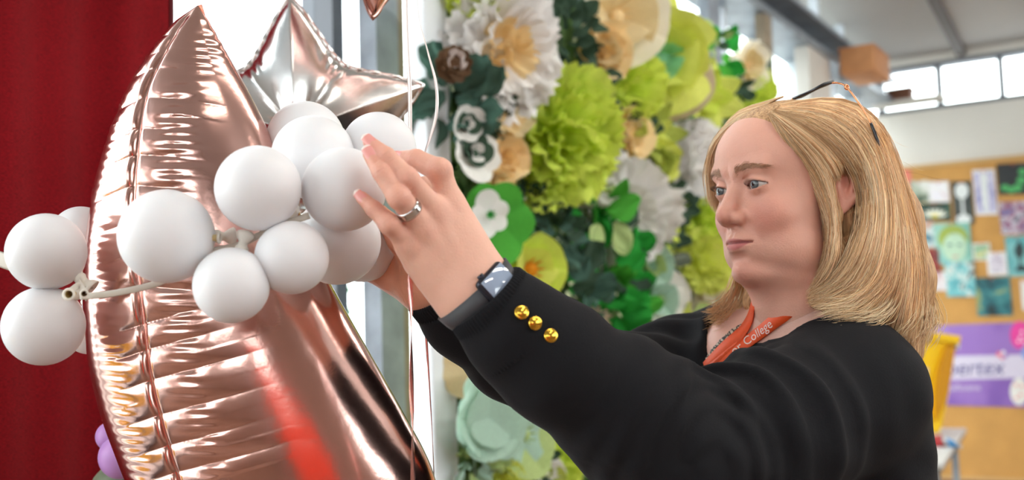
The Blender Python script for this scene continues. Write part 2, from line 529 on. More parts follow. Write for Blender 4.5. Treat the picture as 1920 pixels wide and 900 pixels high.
# unseen fill lights added over the aisle to brighten the flowers
M_FILLB = mat('fill_light_housing', srgb(220, 220, 218), .4, metal=.2)
def diffuser_mat(power):
    m = bpy.data.materials.new('fill_light_diffuser'); m.use_nodes = True
    b = m.node_tree.nodes['Principled BSDF']
    b.inputs['Base Color'].default_value = (.9, .9, .9, 1)
    b.inputs['Emission Color'].default_value = (1.0, .95, .88, 1); b.inputs['Emission Strength'].default_value = power
    return m
M_DIFF = diffuser_mat(18.0)
for k, (s_, t_) in enumerate([(-.6, 2.3), (1.0, 2.3), (2.6, 2.3), (-2.4, 3.2), (.6, 4.6)]):
    zl = min(ceil_z(s_), 4.1) - .55
    e = empty('added_fill_light', RM(s_, t_, zl))
    rbox('housing', s_ - .7, s_ + .7, t_ - .14, t_ + .14, zl + .02, zl + .09, M_FILLB, e, bev=.008)
    rbox('diffuser', s_ - .68, s_ + .68, t_ - .125, t_ + .125, zl, zl + .02, M_DIFF, e)
    for a in (-.55, .55):
        v, f = tube_vf([RM(s_ + a, t_, zl + .09), RM(s_ + a, t_, ceil_z(s_) + .0)], .006, 6); obj('suspension_rod', v, f, M_STEEL, e)
    tag(e, ['added fill light above the aisle nearest the white balloons', 'added fill light above the aisle over the middle of the flower panel', 'added fill light above the aisle over the far end of the flower panel', 'added fill light overhead behind the photographer', 'added fill light over the middle of the hall'][k], 'lamp', 'added fill lights over the aisle')
# ------------------------------------------------------------------ red curtain
def curtain_mat():
    m = bpy.data.materials.new('red_woven_cloth'); m.use_nodes = True
    nt = m.node_tree; b = nt.nodes['Principled BSDF']
    tc = nt.nodes.new('ShaderNodeTexCoord')
    mp = nt.nodes.new('ShaderNodeMapping'); mp.inputs['Scale'].default_value = (40, 40, 330)
    n1 = nt.nodes.new('ShaderNodeTexNoise'); n1.inputs['Scale'].default_value = 6; n1.inputs['Detail'].default_value = 3
    nt.links.new(tc.outputs['Object'], mp.inputs['Vector']); nt.links.new(mp.outputs['Vector'], n1.inputs['Vector'])
    rp = nt.nodes.new('ShaderNodeValToRGB')
    rp.color_ramp.elements[0].position = .35; rp.color_ramp.elements[0].color = srgb(108, 8, 18) + (1,)
    rp.color_ramp.elements[1].position = .7; rp.color_ramp.elements[1].color = srgb(168, 20, 32) + (1,)
    nt.links.new(n1.outputs['Fac'], rp.inputs['Fac']); nt.links.new(rp.outputs['Color'], b.inputs['Base Color'])
    bp = nt.nodes.new('ShaderNodeBump'); bp.inputs['Strength'].default_value = .5; bp.inputs['Distance'].default_value = .004
    nt.links.new(n1.outputs['Fac'], bp.inputs['Height']); nt.links.new(bp.outputs['Normal'], b.inputs['Normal'])
    b.inputs['Roughness'].default_value = .9; b.inputs['Sheen Weight'].default_value = .05; b.inputs['Specular IOR Level'].default_value = .15
    return m
cA = P(326, 450, 1.78); cA.z = 0
cB = P(-520, 450, 1.30); cB.z = 0
cdir = (cB - cA).normalized(); cn = Vector((-cdir.y, cdir.x, 0))
if cn.y > 0: cn = -cn
nu, nz = 120, 30
V, Fc = [], []
L = (cB - cA).length
for side in (0, 1):
    for i in range(nu + 1):
        for j in range(nz + 1):
            u = i / nu; z = .02 + 2.7 * j / nz
            w = .010 * math.sin(u * 17 + .6 * math.sin(z * 1.3)) + .006 * math.sin(u * 41 + 1.0 + z * .4)
            V.append(cA + cdir * (u * L) + cn * (w * min(1, u * 6) - side * .006) + Z * z)
st = (nu + 1) * (nz + 1)
for i in range(nu):
    for j in range(nz):
        a = i * (nz + 1) + j
        Fc.append((a, a + nz + 1, a + nz + 2, a + 1)); Fc.append((st + a, st + a + 1, st + a + nz + 2, st + a + nz + 1))
for j in range(nz): Fc.append((j, j + 1, st + j + 1, st + j)); b_ = nu * (nz + 1) + j; Fc.append((b_, st + b_, st + b_ + 1, b_ + 1))
cur = empty('curtain', cA)
obj('cloth', V, Fc, curtain_mat(), cur)
v, f = tube_vf([cA + Z * 2.72 - cdir * .04, cB + Z * 2.72], .014, 10); obj('curtain_rail', v, f, M_STEEL, cur)
M_STITCH = mat('curtain_hem', srgb(86, 8, 16), .9)
v, f = box_vf(cA + cdir * .004 + Z * 1.37 - cn * .003, cdir, cn, Z, .004, .006, 1.35); obj('hem', v, f, M_STITCH, cur, smooth=False)
tag(cur, 'dark red woven cloth curtain hanging behind the rose-gold balloon', 'curtain')

# ------------------------------------------------------------------ foil balloons
def foil_mat(name, col, rough, bump=.06, bscale=25):
    m = mat(name, col, rough, metal=1.0, bump=bump, bscale=bscale)
    return m
M_ROSE = foil_mat('rose_gold_foil', srgb(226, 180, 169), .17, .05)
M_ROSE2 = foil_mat('rose_gold_foil_seam', srgb(222, 140, 116), .2, .1, 80)
M_SILVER = foil_mat('silver_foil', srgb(232, 230, 228), .2, .05)
DC = 1.16
ly = [10, 40, 75, 120, 170, 260, 360, 470, 560, 680, 780, 900, 1000, 1100, 1180, 1230]
lx = [370, 330, 300, 268, 240, 205, 178, 163, 160, 170, 195, 240, 290, 370, 480, 600]
ry = [10, 40, 90, 160, 240, 275, 400, 520, 640, 760, 850, 900, 960, 1050, 1140, 1200, 1230]
rx = [372, 392, 420, 460, 500, 513, 562, 612, 680, 748, 798, 818, 828, 820, 770, 690, 620]
sy = [10, 60, 100, 170, 230, 300, 360, 450, 530, 600, 690, 780, 850, 900, 1000, 1100, 1230]
sx = [369, 342, 325, 297, 290, 287, 285, 290, 300, 310, 322, 345, 365, 380, 430, 500, 610]
creases = np.array([-10, 30, 66, 101, 138, 193, 250, 298, 353, 415, 475, 530, 598, 643, 696, 757, 811, 858, 910, 960, 1010, 1070, 1300.])
NR, NC = 560, 340
yy = np.concatenate([np.linspace(10, 940, 470), np.linspace(944, 1230, 90)])
lxs = np.interp(yy, ly, lx); rxs = np.interp(yy, ry, rx); sxs = np.interp(yy, sy, sx)
def sm(a, n=9):
    k = np.ones(n) / n
    b = np.convolve(np.pad(a, n // 2, mode='edge'), k, 'valid'); b[:n] = a[:n]; b[-n:] = a[-n:]
    return b
lxs, rxs, sxs = sm(lxs, 31), sm(rxs, 31), sm(sxs, 31)
rgf = np.random.default_rng(11)
clenL = 45 + 40 * rgf.random(len(creases)); clenR = 60 + 70 * rgf.random(len(creases))
clenR[12:18] = [85, 110, 150, 140, 130, 165]
V = np.zeros((NR, NC, 3))
npR, npF, npU = np.array(CR), np.array(_F), np.array(CU)
for i in range(NR):
    cx, hw = (lxs[i] + rxs[i]) / 2, max((rxs[i] - lxs[i]) / 2, .5)
    ths = math.acos(max(-.98, min(.98, (sxs[i] - cx) / hw)))
    # denser columns near the seam
    u = np.linspace(-1, 1, NC, endpoint=False)
    g = np.sign(u) * np.abs(u) ** 1.7
    th = ths + g * math.pi
    w = hw / FPX * DC
    dep = .100 * math.tanh(.80 * w / .100)
    X = w * np.cos(th); D = -dep * np.sin(th)
    nx = np.cos(th) / w; nd = -np.sin(th) / max(dep, 1e-6)
    nl = np.sqrt(nx * nx + nd * nd) + 1e-9; nx /= nl; nd /= nl
    dx = (np.cos(th) - math.cos(ths)) * hw          # pixels from the seam
    front = (np.sin(th) > -.2)
    y = yy[i]
    dy = np.where(dx < 0, .34 * -dx - .0006 * dx * dx * 0, np.where(y > 560, -.26 * dx, .05 * dx + .0012 * dx * dx * .3))
    yq = np.clip(y - np.clip(dy, -60, 60), -9, 1290)
    ci = np.interp(yq, creases, np.arange(len(creases)))
    fr = ci - np.floor(ci); near = np.round(ci).astype(int)
    ln = np.where(dx < 0, clenL[near], clenR[near]) * min(1, hw / 130)
    env = np.exp(-(np.abs(dx) / np.maximum(ln, 1)) ** 3.0) * front * np.clip((1 - np.cos(th)) / .18, 0, 1)
    pil = np.abs(np.sin(np.pi * fr)) ** .5
    amp = .0032 * min(1, w / .09)
    disp = amp * env * (pil - .75)
    disp += -.006 * np.exp(-(dx / 6.0) ** 2) * front * (.5 + .5 * pil) * min(1, w / .06)
    disp += .0004 * np.sin(y * .35 + 1.5 * np.sin(ci * 2)) * np.exp(-((np.abs(dx) - 70) / 30) ** 2) * front
    C = np.array(P(cx, y, DC))
    V[i] = C + np.outer(X + nx * disp, npR) + np.outer(D + nd * disp, npF)
idx = np.arange(NR * NC).reshape(NR, NC)
Q = np.stack([idx[:-1], np.roll(idx, -1, 1)[:-1], np.roll(idx, -1, 1)[1:], idx[1:]], -1).reshape(-1, 4)
foil = empty('foil_balloon', P(600, 1235, DC))
link('foil_skin', np_mesh('foil_skin', V.reshape(-1, 3), Q, M_ROSE), foil)
# flat welded seam fin down the right-hand edge and at the tip
def fin(path, width, normal, name, m):
    V, Fc = [], []
    pts = [Vector(p) for p in path]
    for i, p in enumerate(pts):
        d = (pts[min(i + 1, len(pts) - 1)] - pts[max(i - 1, 0)]).normalized()
        o = normal.cross(d).normalized()
        w = width * min(1, i / 3, (len(pts) - 1 - i) / 3 + .05) * (1 + .25 * math.sin(i * 1.7))
        V += [p - normal * .0006, p + o * w - normal * .0003, p + o * w + normal * .0003, p + normal * .0006]
    for i in range(len(pts) - 1):
        for k in range(4):
            k2 = (k + 1) % 4
            Fc.append((i * 4 + k, i * 4 + k2, i * 4 + 4 + k2, i * 4 + 4 + k))
    return obj(name, V, Fc, m, foil)
ys = np.linspace(560, 1000, 60)
fin([P(np.interp(y, yy, rxs) - 3, y, DC) for y in ys], .010, _F, 'seam_fin', M_ROSE2)
ys = np.linspace(14, 330, 60)
fin([P(np.interp(y, yy, sxs), y, DC - (.100 * math.tanh(.80 * (np.interp(y, yy, rxs) - np.interp(y, yy, lxs)) / 2 / FPX * DC / .100)) * .93) for y in ys], .006, CR, 'seam_ridge', M_ROSE2)
v, f = [], []
tip = [P(361, 30, DC), P(384, 28, DC), P(378, 8, DC), P(368, 11, DC)]
obj('tip_weld', tip + [q + _F * .003 for q in tip], [(0, 1, 2, 3), (7, 6, 5, 4), (0, 4, 5, 1), (1, 5, 6, 2), (2, 6, 7, 3), (3, 7, 4, 0)], M_ROSE2, foil, smooth=False)
tag(foil, 'large rose-gold foil balloon with puckered seam in front of the red curtain', 'balloon')

def foil_star(name, c, R, rot, m, label, ex, ey, en, inner=.60, H=.34, seed=1):
    """inflated five-pointed star: two puffed sheets welded along a crimped edge"""
    e = empty(name, c)
    na, nr = 360, 40
    def rb(a):
        x = ((a / (2 * math.pi) * 5) % 1.0)
        q = abs(x - .5) * 2            # 0 at notch, 1 at point
        return R * (inner + (1 - inner) * q ** 1.9 * (1 - .0 * q))
    Vs = {}
    for sgn, nm in ((1, 'front_sheet'), (-1, 'back_sheet')):
        V, Fc = [], []
        for j in range(nr + 1):
            rho = (j / nr) ** .8
            for k in range(na):
                a = 2 * math.pi * k / na
                r = rb(a)
                q = abs(((k / na * 5) % 1.0) - .5) * 2
                loc = R * H * (r / R) ** .5
                h = loc * max(0, 1 - rho ** 2.2) ** .62 * (1 - .55 * q * rho)
                cr = math.exp(-((rho - .93) / .09) ** 2) * math.exp(-(q / .55) ** 2)
                h += R * .006 * cr * math.sin(a * 42 + 2 * math.sin(a * 11))
                p = c + (ex * math.cos(a + rot) + ey * math.sin(a + rot)) * (r * rho) + en * (sgn * (h + .0004))
                V.append(p)
        for j in range(nr):
            for k in range(na):
                k2 = (k + 1) % na
                q4 = (j * na + k, j * na + k2, (j + 1) * na + k2, (j + 1) * na + k)
                Fc.append(q4 if sgn < 0 else q4[::-1])
        obj(nm, V, Fc, m, e)
    V, Fc = [], []
    for k in range(na):
        a = 2 * math.pi * k / na; r = rb(a)
        d = ex * math.cos(a + rot) + ey * math.sin(a + rot)
        wob = en * (.002 * math.sin(a * 45))
        V += [c + d * (r * .985) + en * .0008, c + d * (r * 1.0 + .006) + wob + en * .0004, c + d * (r * 1.0 + .006) + wob - en * .0004, c + d * (r * .985) - en * .0008]
    for k in range(na):
        k2 = (k + 1) % na
        for q in range(4):
            q2 = (q + 1) % 4
            Fc.append((k * 4 + q, k2 * 4 + q, k2 * 4 + q2, k * 4 + q2))
    obj('weld_rim', V, Fc, m, e)
    tag(e, label, 'balloon')
    return e
sc_d = 1.62
ex = CR.copy(); en = (-_F + CR * .12 - CU * .10).normalized(); ex = (ex - en * ex.dot(en)).normalized(); ey = en.cross(ex)
foil_star('star_balloon', P(560, 246, sc_d), 247 / FPX * sc_d, math.radians(92.5), M_SILVER, 'silver star-shaped foil balloon behind the white balloon garland', ex, ey, en)
en2 = (-_F * .7 + CR * .7).normalized(); ex2 = (CR - en2 * CR.dot(en2)).normalized(); ey2 = en2.cross(ex2)
foil_star('star_balloon', P(712, 34 - 300, 1.5), 300 / FPX * 1.5, math.radians(-93), M_ROSE, 'rose-gold foil star balloon, only its lowest tip in frame at the top', ex2, ey2, en2)

# ------------------------------------------------------------------ latex balloons
def latex(name, col, sss=.35):
    m = mat(name, col, .38, sss=sss, sss_col=(1.0, .85, .75), spec=.35, var=.015, vscale=30)
    m.node_tree.nodes['Principled BSDF'].inputs['Subsurface Scale'].default_value = .02
    return m
M_LATEX = latex('white_latex', srgb(232, 232, 234))
M_LATEXK = latex('white_latex_knot', srgb(236, 230, 216))
def balloon(px, py, r_px, d, axis, label, group, m=None, mk=None, stretch=1.0):
    m = m or M_LATEX; mk = mk or M_LATEXK
    R = r_px / FPX * d
    c = P(px, py, d)
    ax = Vector(axis).normalized()     # from the knot towards the crown
    prof = []
    for k in range(25):
        a = math.pi * k / 24 * .86
        prof.append((R * math.sin(a) + 1e-5, R * math.cos(a) * (stretch if a < 1.57 else 1.0)))
    r0, h0 = prof[-1]
    for t in (.25, .5, .75, 1.0):
        prof.append((r0 * (1 - t) ** 1.6 + .0035, h0 - R * .16 * t))
    hb = prof[-1][1]
    e = empty('latex_balloon', c)
    v, f = lathe_vf(c, ax, prof, 40); obj('balloon_skin', v, f, m, e)
    kn = [(.0035, hb + .002), (.006, hb), (.0065, hb - .003), (.0045, hb - .006), (.004, hb - .009), (.0075, hb - .014), (.009, hb - .018), (.008, hb - .0185), (.003, hb - .012), (.0005, hb - .010)]
    v, f = lathe_vf(c, ax, kn, 16); obj('knot', v, f, mk, e)
    tag(e, label, 'balloon', group)
    return e
G = 'white balloons of the garland'
Rv, Uv, Fv = CR, CU, _F
W = [
 (312, 443, 88, .985, -Rv * .7 - Uv * .0 - Fv * .5, 'largest white balloon, leftmost of those in front of the rose-gold foil'),
 (484, 353, 80, .985, -Rv * .3 + Uv * .3 - Fv * .8, 'round white balloon on the upper rose-gold foil, left of the fingertips'),
 (434, 535, 71, .965, -Rv * .1 - Uv * .8 - Fv * .5, 'lowest white balloon of the garland, over the foil seam'),
 (547, 483, 69, .985, Rv * .2 - Uv * .5 - Fv * .7, 'small white balloon between the lowest one and the hand'),
 (645, 355, 79, 1.02, Rv * .1 + Uv * .2 - Fv * .9, 'white balloon directly under the fingertips of the ringed hand'),
 (588, 296, 79, 1.085, -Rv * .2 + Uv * .7 - Fv * .4, 'white balloon peeking up behind the one under the fingertips'),
 (573, 263, 73, 1.19, -Rv * .3 + Uv * .9, 'rearmost white balloon of the garland, against the silver star'),
 (710, 281, 71, 1.115, Rv * .6 + Uv * .7 - Fv * .2, 'white balloon just above the fingertips beside the ribbons'),
 (632, 452, 82, 1.085, Rv * .3 - Uv * .6 - Fv * .3, 'shaded white balloon below the one under the fingertips'),
 (678, 456, 73, 1.155, Rv * .7 - Uv * .4, 'white balloon mostly hidden behind the shaded one, in front of the far hand'),
 (87, 472, 72, 1.075, -Rv * .7 + Uv * .55, 'upper of the two large white balloons against the red curtain'),
 (82, 611, 74, 1.075, -Rv * .7 - Uv * .7, 'lower of the two large white balloons against the red curtain'),
 (152, 441, 54, 1.19, Uv * .9 - Rv * .1, 'white balloon half hidden behind the upper one at the red curtain'),
 (168, 618, 46, 1.215, -Uv * .9 + Rv * .1, 'white balloon almost wholly hidden behind the lower one at the red curtain'),
]
for px, py, r, d, ax, lab in W: balloon(px, py, r, d, ax, lab, G)
# rolled balloon mouths tied at the garland's left end, tape and strings
M_TAPE = mat('clear_white_garland_tape', srgb(232, 226, 214), .35, transl=.3)
gt = empty('garland_tape', P(150, 552, 1.04))
def strip(path, w, nrm, m, parent, name, flat=.12, seg=8):
    pts = [Vector(p) for p in path]
    v, f = tube_vf(pts, w, seg, flat, normal=nrm)
    return obj(name, v, f, m, parent)
for k, path in enumerate([[(-40, 474, 1.12), (0, 486, 1.10), (40, 500, 1.09)],
             [(150, 556, 1.03), (190, 553, 1.02), (240, 545, 1.015), (300, 529, 1.02), (345, 500, 1.02)],
             [(398, 470, 1.0), (440, 462, 1.0), (476, 446, 1.0), (520, 424, 1.0), (580, 404, 1.0)],
             [(132, 545, 1.03), (150, 536, 1.04), (165, 560, 1.03)]]):
    strip(catmull([P(*q) for q in path], 24), .0032 if k else .008, -_F, M_TAPE, gt, 'tape_strip')
tag(gt, 'white plastic tape stringing the garland balloons together', 'tape')
def mouth(px, py, d, r, nrm, label):
    c = P(px, py, d); prof = []
    for k in range(13):
        a = 2 * math.pi * k / 12
        prof.append((r + r * .28 * math.cos(a), r * .28 * math.sin(a)))
    e = empty('balloon_mouth', c)
    v, f = lathe_vf(c, nrm, prof, 24); obj('rolled_lip', v, f, M_LATEXK, e)
    v, f = lathe_vf(c, nrm, [(r * .8, 0), (r * .7, -.004), (r * .55, -.012), (r * .4, -.018), (.0005, -.018)], 20)
    obj('neck', v, f, mat('balloon_mouth_inside', srgb(206, 186, 132), .5), e)
    tag(e, label, 'balloon end')
mouth(129, 552, 1.0, .0048, -_F + CR * .1, 'larger cream rolled balloon mouth tied between two white balloons')
mouth(158, 551, 1.0, .0034, -_F + CR * .3, 'smaller cream rolled balloon mouth tied next to the larger one')
mouth(411, 446, .985, .0045, CR, 'cream balloon neck poking out beside the largest white balloon')
# pastel balloons low behind the foil
M_LILAC = latex('lilac_latex', srgb(196, 150, 216), .2); M_SAGE = latex('sage_latex', srgb(128, 142, 118), .2)
balloon(207, 818, 27, 1.36, -CR + CU * .2, 'upper lilac balloon behind the lower left edge of the foil', 'pastel balloons', M_LILAC, M_LILAC)
balloon(228, 856, 42, 1.35, -CR, 'lower pinkish lilac balloon behind the lower left edge of the foil', 'pastel balloons', M_LILAC, M_LILAC)
balloon(236, 930, 68, 1.40, -CR - CU * .3, 'sage green balloon under the lilac ones beside the curtain', 'pastel balloons', M_SAGE, M_SAGE)

# ------------------------------------------------------------------ curling ribbons hanging from the star balloon above
M_RIB_W = mat('pearl_ribbon', srgb(238, 226, 222), .25, metal=.25)
M_RIB_P = mat('pink_metallic_ribbon', srgb(232, 176, 170), .16, metal=.9)
def ribbon(pts, w, twist, m, label, tw0=0.0):
    q = catmull([P(*p) for p in pts], 90)
    V, Fc = [], []
    n = len(q)
    for i in range(n):
        p = Vector(q[i]); d = (Vector(q[min(i + 1, n - 1)]) - Vector(q[max(i - 1, 0)])).normalized()
        t = tw0 + twist * i / n
        a = (CR - d * CR.dot(d)).normalized(); b = d.cross(a)
        s = a * math.cos(t) + b * math.sin(t); nn = d.cross(s)
        V += [p - s * w + nn * .0002, p + nn * .0006, p + s * w + nn * .0002, p + s * w - nn * .0002, p - nn * .0002, p - s * w - nn * .0002]
    for i in range(n - 1):
        for k in range(6):
            k2 = (k + 1) % 6
            Fc.append((i * 6 + k, i * 6 + k2, i * 6 + 6 + k2, i * 6 + 6 + k))
    return tag(obj('curling_ribbon', V, Fc, m), label, 'ribbon', 'ribbons hanging beside the hand')
RD = 1.20
ribbon([(761, -60, RD), (763, 60, RD), (768, 160, RD), (769, 240, RD), (770, 330, RD), (769, 420, RD)], .0024, .5, M_RIB_W, 'pale ribbon hanging straight down above the ringed hand')
ribbon([(781, -60, RD), (786, 30, RD), (803, 100, RD), (818, 160, RD), (818, 215, RD), (805, 262, RD), (796, 292, RD), (796, 340, RD)], .0018, 4.0, M_RIB_W, 'pale ribbon curving outward beside the white post', .9)
ribbon([(769, 440, 1.0), (770, 520, 1.0), (771, 620, 1.0), (772, 740, 1.0), (774, 830, 1.0), (775, 980, 1.0)], .0024, 9.0, M_RIB_P, 'pink metallic ribbon twisting down below the wrist in front of the foil', 1.0)
ribbon([(797, 600, RD), (801, 660, RD), (806, 740, RD), (811, 820, RD), (815, 930, RD)], .0014, 2.0, M_RIB_P, 'thin pink ribbon hanging below the black sleeve')
# ------------------------------------------------------------------ paper flower wall
PANEL_P = P(842, 450, 2.45); PT = (PANEL_P - ORG).dot(U2); PS0 = (PANEL_P - ORG).dot(U1)
fw = empty('flower_panel', RM(PS0, PT, 0))
M_WPOST = mat('white_frame_post', srgb(226, 230, 234), .5)
rbox('backing_cloth', PS0, PS0 + 2.35, PT - .112, PT - .109, .12, 2.32, mat('cream_translucent_cloth', srgb(214, 214, 190), .9, var=.05, transl=.6), fw)
_sa = (hit(803, 300, RM(0, PT - .02, 0), U2) - ORG).dot(U1); _sb = (hit(846, 300, RM(0, PT - .02, 0), U2) - ORG).dot(U1)
rbox('frame_post', _sa, _sb, PT - .08, PT - .02, 0, 2.9, M_WPOST, fw, bev=.004)
rbox('frame_post', PS0 + 2.33, PS0 + 2.39, PT - .15, PT - .06, 0, 2.36, M_WPOST, fw, bev=.004)
rbox('frame_rail', PS0, PS0 + 2.34, PT - .15, PT - .12, 2.30, 2.36, M_WPOST, fw)
rbox('frame_rail', PS0, PS0 + 2.34, PT - .15, PT - .12, .06, .12, M_WPOST, fw)
rbox('foot', PS0 - .06, PS0 + .02, PT - .35, PT + .12, 0, .03, M_WPOST, fw)
rbox('foot', PS0 + 2.32, PS0 + 2.40, PT - .35, PT + .12, 0, .03, M_WPOST, fw)
rbox('cream_cloth', PS0 + .02, PS0 + .30, PT - .085, PT - .075, .5, 1.28, mat('cream_cloth', srgb(222, 214, 190), .8, var=.05), fw)
tag(fw, 'tall white-framed display panel carrying the paper flowers', 'display panel')

# loose ground of small paper leaves stapled all over the board
def backing_leaves():
    rg = np.random.default_rng(5); V, Fc = [], []
    for i in range(3800):
        c = npa(RM(PS0 + .02 + 2.3 * rg.random(), PT - .085 + .05 * rg.random(), .95 + 1.4 * rg.random()))
        x = npa(U1) * rg.normal() + np.array([0, 0, 1]) * rg.normal() + npa(U2) * .4 * rg.random(); x /= np.linalg.norm(x)
        y = np.cross(npa(U2) + .5 * rg.normal(size=3), x); y /= np.linalg.norm(y); L = .030 + .03 * rg.random(); n_ = np.cross(x, y) * L * .2
        k = len(V); V += [c - x * L, c + y * L * .45 + n_, c + x * L, c - y * L * .45 + n_]; Fc += [(k, k + 1, k + 2), (k, k + 2, k + 3)]
    return V, Fc
npa = lambda v: np.array((v[0], v[1], v[2]))
_v, _f = backing_leaves()
_o = obj('leaf_ground', _v, _f, mat('paper_ground_leaves', srgb(96, 128, 74), .8, var=.5, vscale=9, transl=.25), fw); _o['kind'] = 'stuff'
PM = {}
def petal_mesh(kind, m, seed=0):
    key = (kind, m.name, seed)
    if key in PM: return PM[key]
    rg = random.Random(hash(kind) % 1000 + seed * 77 + 5)
    NA, NB = (10, 7) if kind != 'frill' else (12, 6)
    V, Fc = [], []
    ph = rg.random() * 6; ph2 = rg.random() * 6
    for j in range(NB + 1):
        b = j / NB
        for i in range(NA + 1):
            a = i / NA * 2 - 1
            if kind == 'frill':      # crinkled tissue with a toothed edge
                w = .16 + .42 * math.sin(min(1, b * 1.15) * math.pi * .55)
                x = a * w; y = b * (1 - .16 * a * a) + (.06 * math.sin(a * 19 + ph) * b ** 4)
                z = .16 * b * b + .085 * b * math.sin(a * 8 + ph) + .06 * b * math.sin(a * 15 + ph2 + b * 5) - .12 * a * a * b
            elif kind == 'broad':    # wide cupped crepe petal
                w = .12 + .62 * math.sin(min(1, b * .98 + .02) * math.pi * .62) ** .9
                x = a * w; y = b * (1 - .22 * a * a)
                z = .30 * b * b - .22 * a * a * (b) + .05 * b * math.sin(a * 5 + ph) + .03 * b * b * math.sin(a * 11 + ph2)
            elif kind == 'crepe':    # long crumpled crepe strip
                w = .10 + .30 * math.sin(min(1, b * .96 + .04) * math.pi * .8) ** .8
                x = a * w + .06 * math.sin(b * 7 + ph); y = b * (1 - .12 * a * a)
                z = .22 * b * b + .10 * math.sin(a * 5 + ph + b * 4) * (.3 + b) + .06 * math.sin(a * 9 + b * 11 + ph2) - .2 * a * a * b
            elif kind == 'leaf':     # pointed leaf folded along the midrib
                w = .40 * math.sin(math.pi * (b * .93 + .035)) ** .85
                x = a * w; y = b
                z = .16 * abs(a) * w * 2 + .22 * b * b * math.sin(ph) + .035 * math.sin(a * 6 + b * 7 + ph2)
            elif kind == 'spike':
                w = .26 * (1 - b) ** .7 + .01
                x = a * w; y = b; z = .2 * b * b - .25 * a * a * w + .03 * math.sin(a * 9 + ph) * b
            else:                    # 'round' flat card petal
                w = .52 * math.sin(math.pi * min(1, .08 + .80 * b)) ** .55
                x = a * w; y = b * (1 - .10 * a * a); z = .10 * b * b + .03 * math.sin(a * 3 + ph) * b
            V.append((x, y, z))
    for j in range(NB):
        for i in range(NA):
            q = j * (NA + 1) + i
            Fc.append((q, q + 1, q + NA + 2, q + NA + 1))
    PM[key] = mesh_data(kind + '_petal', V, Fc, m)
    return PM[key]

def put(name, me, e, yd, nd, size, pos, sx_=1.0, roll=0.0):
    """petal with its length along yd, its face towards nd"""
    y = Vector(yd).normalized(); z = (Vector(nd) - y * Vector(nd).dot(y))
    if z.length < 1e-3: z = y.orthogonal()
    z.normalize(); x = y.cross(z)
    o = bpy.data.objects.new(name, me); COL.objects.link(o); o.parent = e
    Mx = Matrix(((x.x * size * sx_, y.x * size, z.x * size, pos.x), (x.y * size * sx_, y.y * size, z.y * size, pos.y), (x.z * size * sx_, y.z * size, z.z * size, pos.z), (0, 0, 0, 1)))
    o.matrix_basis = Mx
    return o

def paper(name, rgb, transl=.35, var=.10):
    return mat('paper_' + name, srgb(*rgb), .75, var=var, vscale=25, bump=.25, bscale=45, transl=transl, spec=.2)
T = {
 'white': paper('white', (252, 250, 248), .25, .02), 'ivory': paper('ivory', (250, 243, 226), .4, .04), 'peach': paper('peach', (255, 226, 172), .25, .05),
 'lime': paper('lime', (228, 243, 108)), 'limey': paper('limey', (232, 238, 122)), 'olive': paper('olive', (184, 196, 92)),
 'dark': paper('dark', (70, 94, 76), .2, .25), 'teal': paper('teal', (82, 116, 102), .2, .2), 'green': paper('green', (52, 168, 66), .25, .2),
 'bright': paper('bright', (84, 178, 64), .25), 'mint': paper('mint', (186, 216, 198)), 'pale': paper('pale', (192, 212, 142)),
 'cream': paper('cream', (238, 220, 176)), 'blush': paper('blush', (214, 196, 170), .5), 'grey': paper('grey', (120, 128, 112), .2, .2),
 'brown': paper('brown', (112, 84, 58), .1, .3), 'orange': paper('orange', (236, 156, 40)), 'aqua': paper('aqua', (160, 226, 184)),
 'white2': paper('white2', (248, 246, 240), .25, .04),
}
def fl_base(px, py, lift, tilt, name):
    p = hit(px, py, RM(0, PT, 0), U2)
    d = (p - CAM).dot(_F)
    lift = lift + .02
    to = (CAM - p).normalized()
    n = (U2 * .55 + to * .6 + Vector((RNG.normal() * .15, RNG.normal() * .15, RNG.normal() * .15 + tilt))).normalized()
    q = p + to * lift
    return empty(name, q), n, (q - CAM).dot(_F)
GF = 'paper flowers on the display panel'
def pompom(px, py, r, col, label, col2=None, N=44, name='paper_peony', kind='frill', lift=.05, inner=.42, squash=.72):
    e, n, d = fl_base(px, py, lift, 0, name)
    R = r / FPX * d * 1.2
    x, y, z = frame_of(n)
    for i in range(N):
        u = (i + .5) / N
        ph = i * 2.39996
        ct = 1 - u * 1.02; st = math.sqrt(max(0, 1 - ct * ct))
        dr = x * (st * math.cos(ph)) + y * (st * math.sin(ph)) + z * ct * squash
        out = x * math.cos(ph) + y * math.sin(ph)
        yd = (dr + out * .35 * u + Vector((RNG.normal(), RNG.normal(), RNG.normal())) * .12)
        nd = (z * (1.0 - .2 * u) - out * (.8 - .5 * u) + Vector((RNG.normal(), RNG.normal(), RNG.normal())) * .25)
        c = col2 if (col2 and u < inner) else col
        put('petal', petal_mesh(kind, T[c], i % 3), e, yd, nd, R * (.62 + .14 * u) * (.68 if (col2 and u < inner) else 1.0) * (1 + .12 * RNG.normal()), dr * R * (.34 + .06 * u), 1.0 + .15 * RNG.normal())
    v, f = lathe_vf(e.location, n, [(R * .05, -R * .35), (R * .30, -R * .2), (R * .42, 0), (R * .36, R * .2 * squash), (R * .18, R * .32 * squash), (.0005, R * .36 * squash)], 14)
    obj('flower_core', v, f, T[col], e)
    return tag(e, label, 'paper flower', GF)
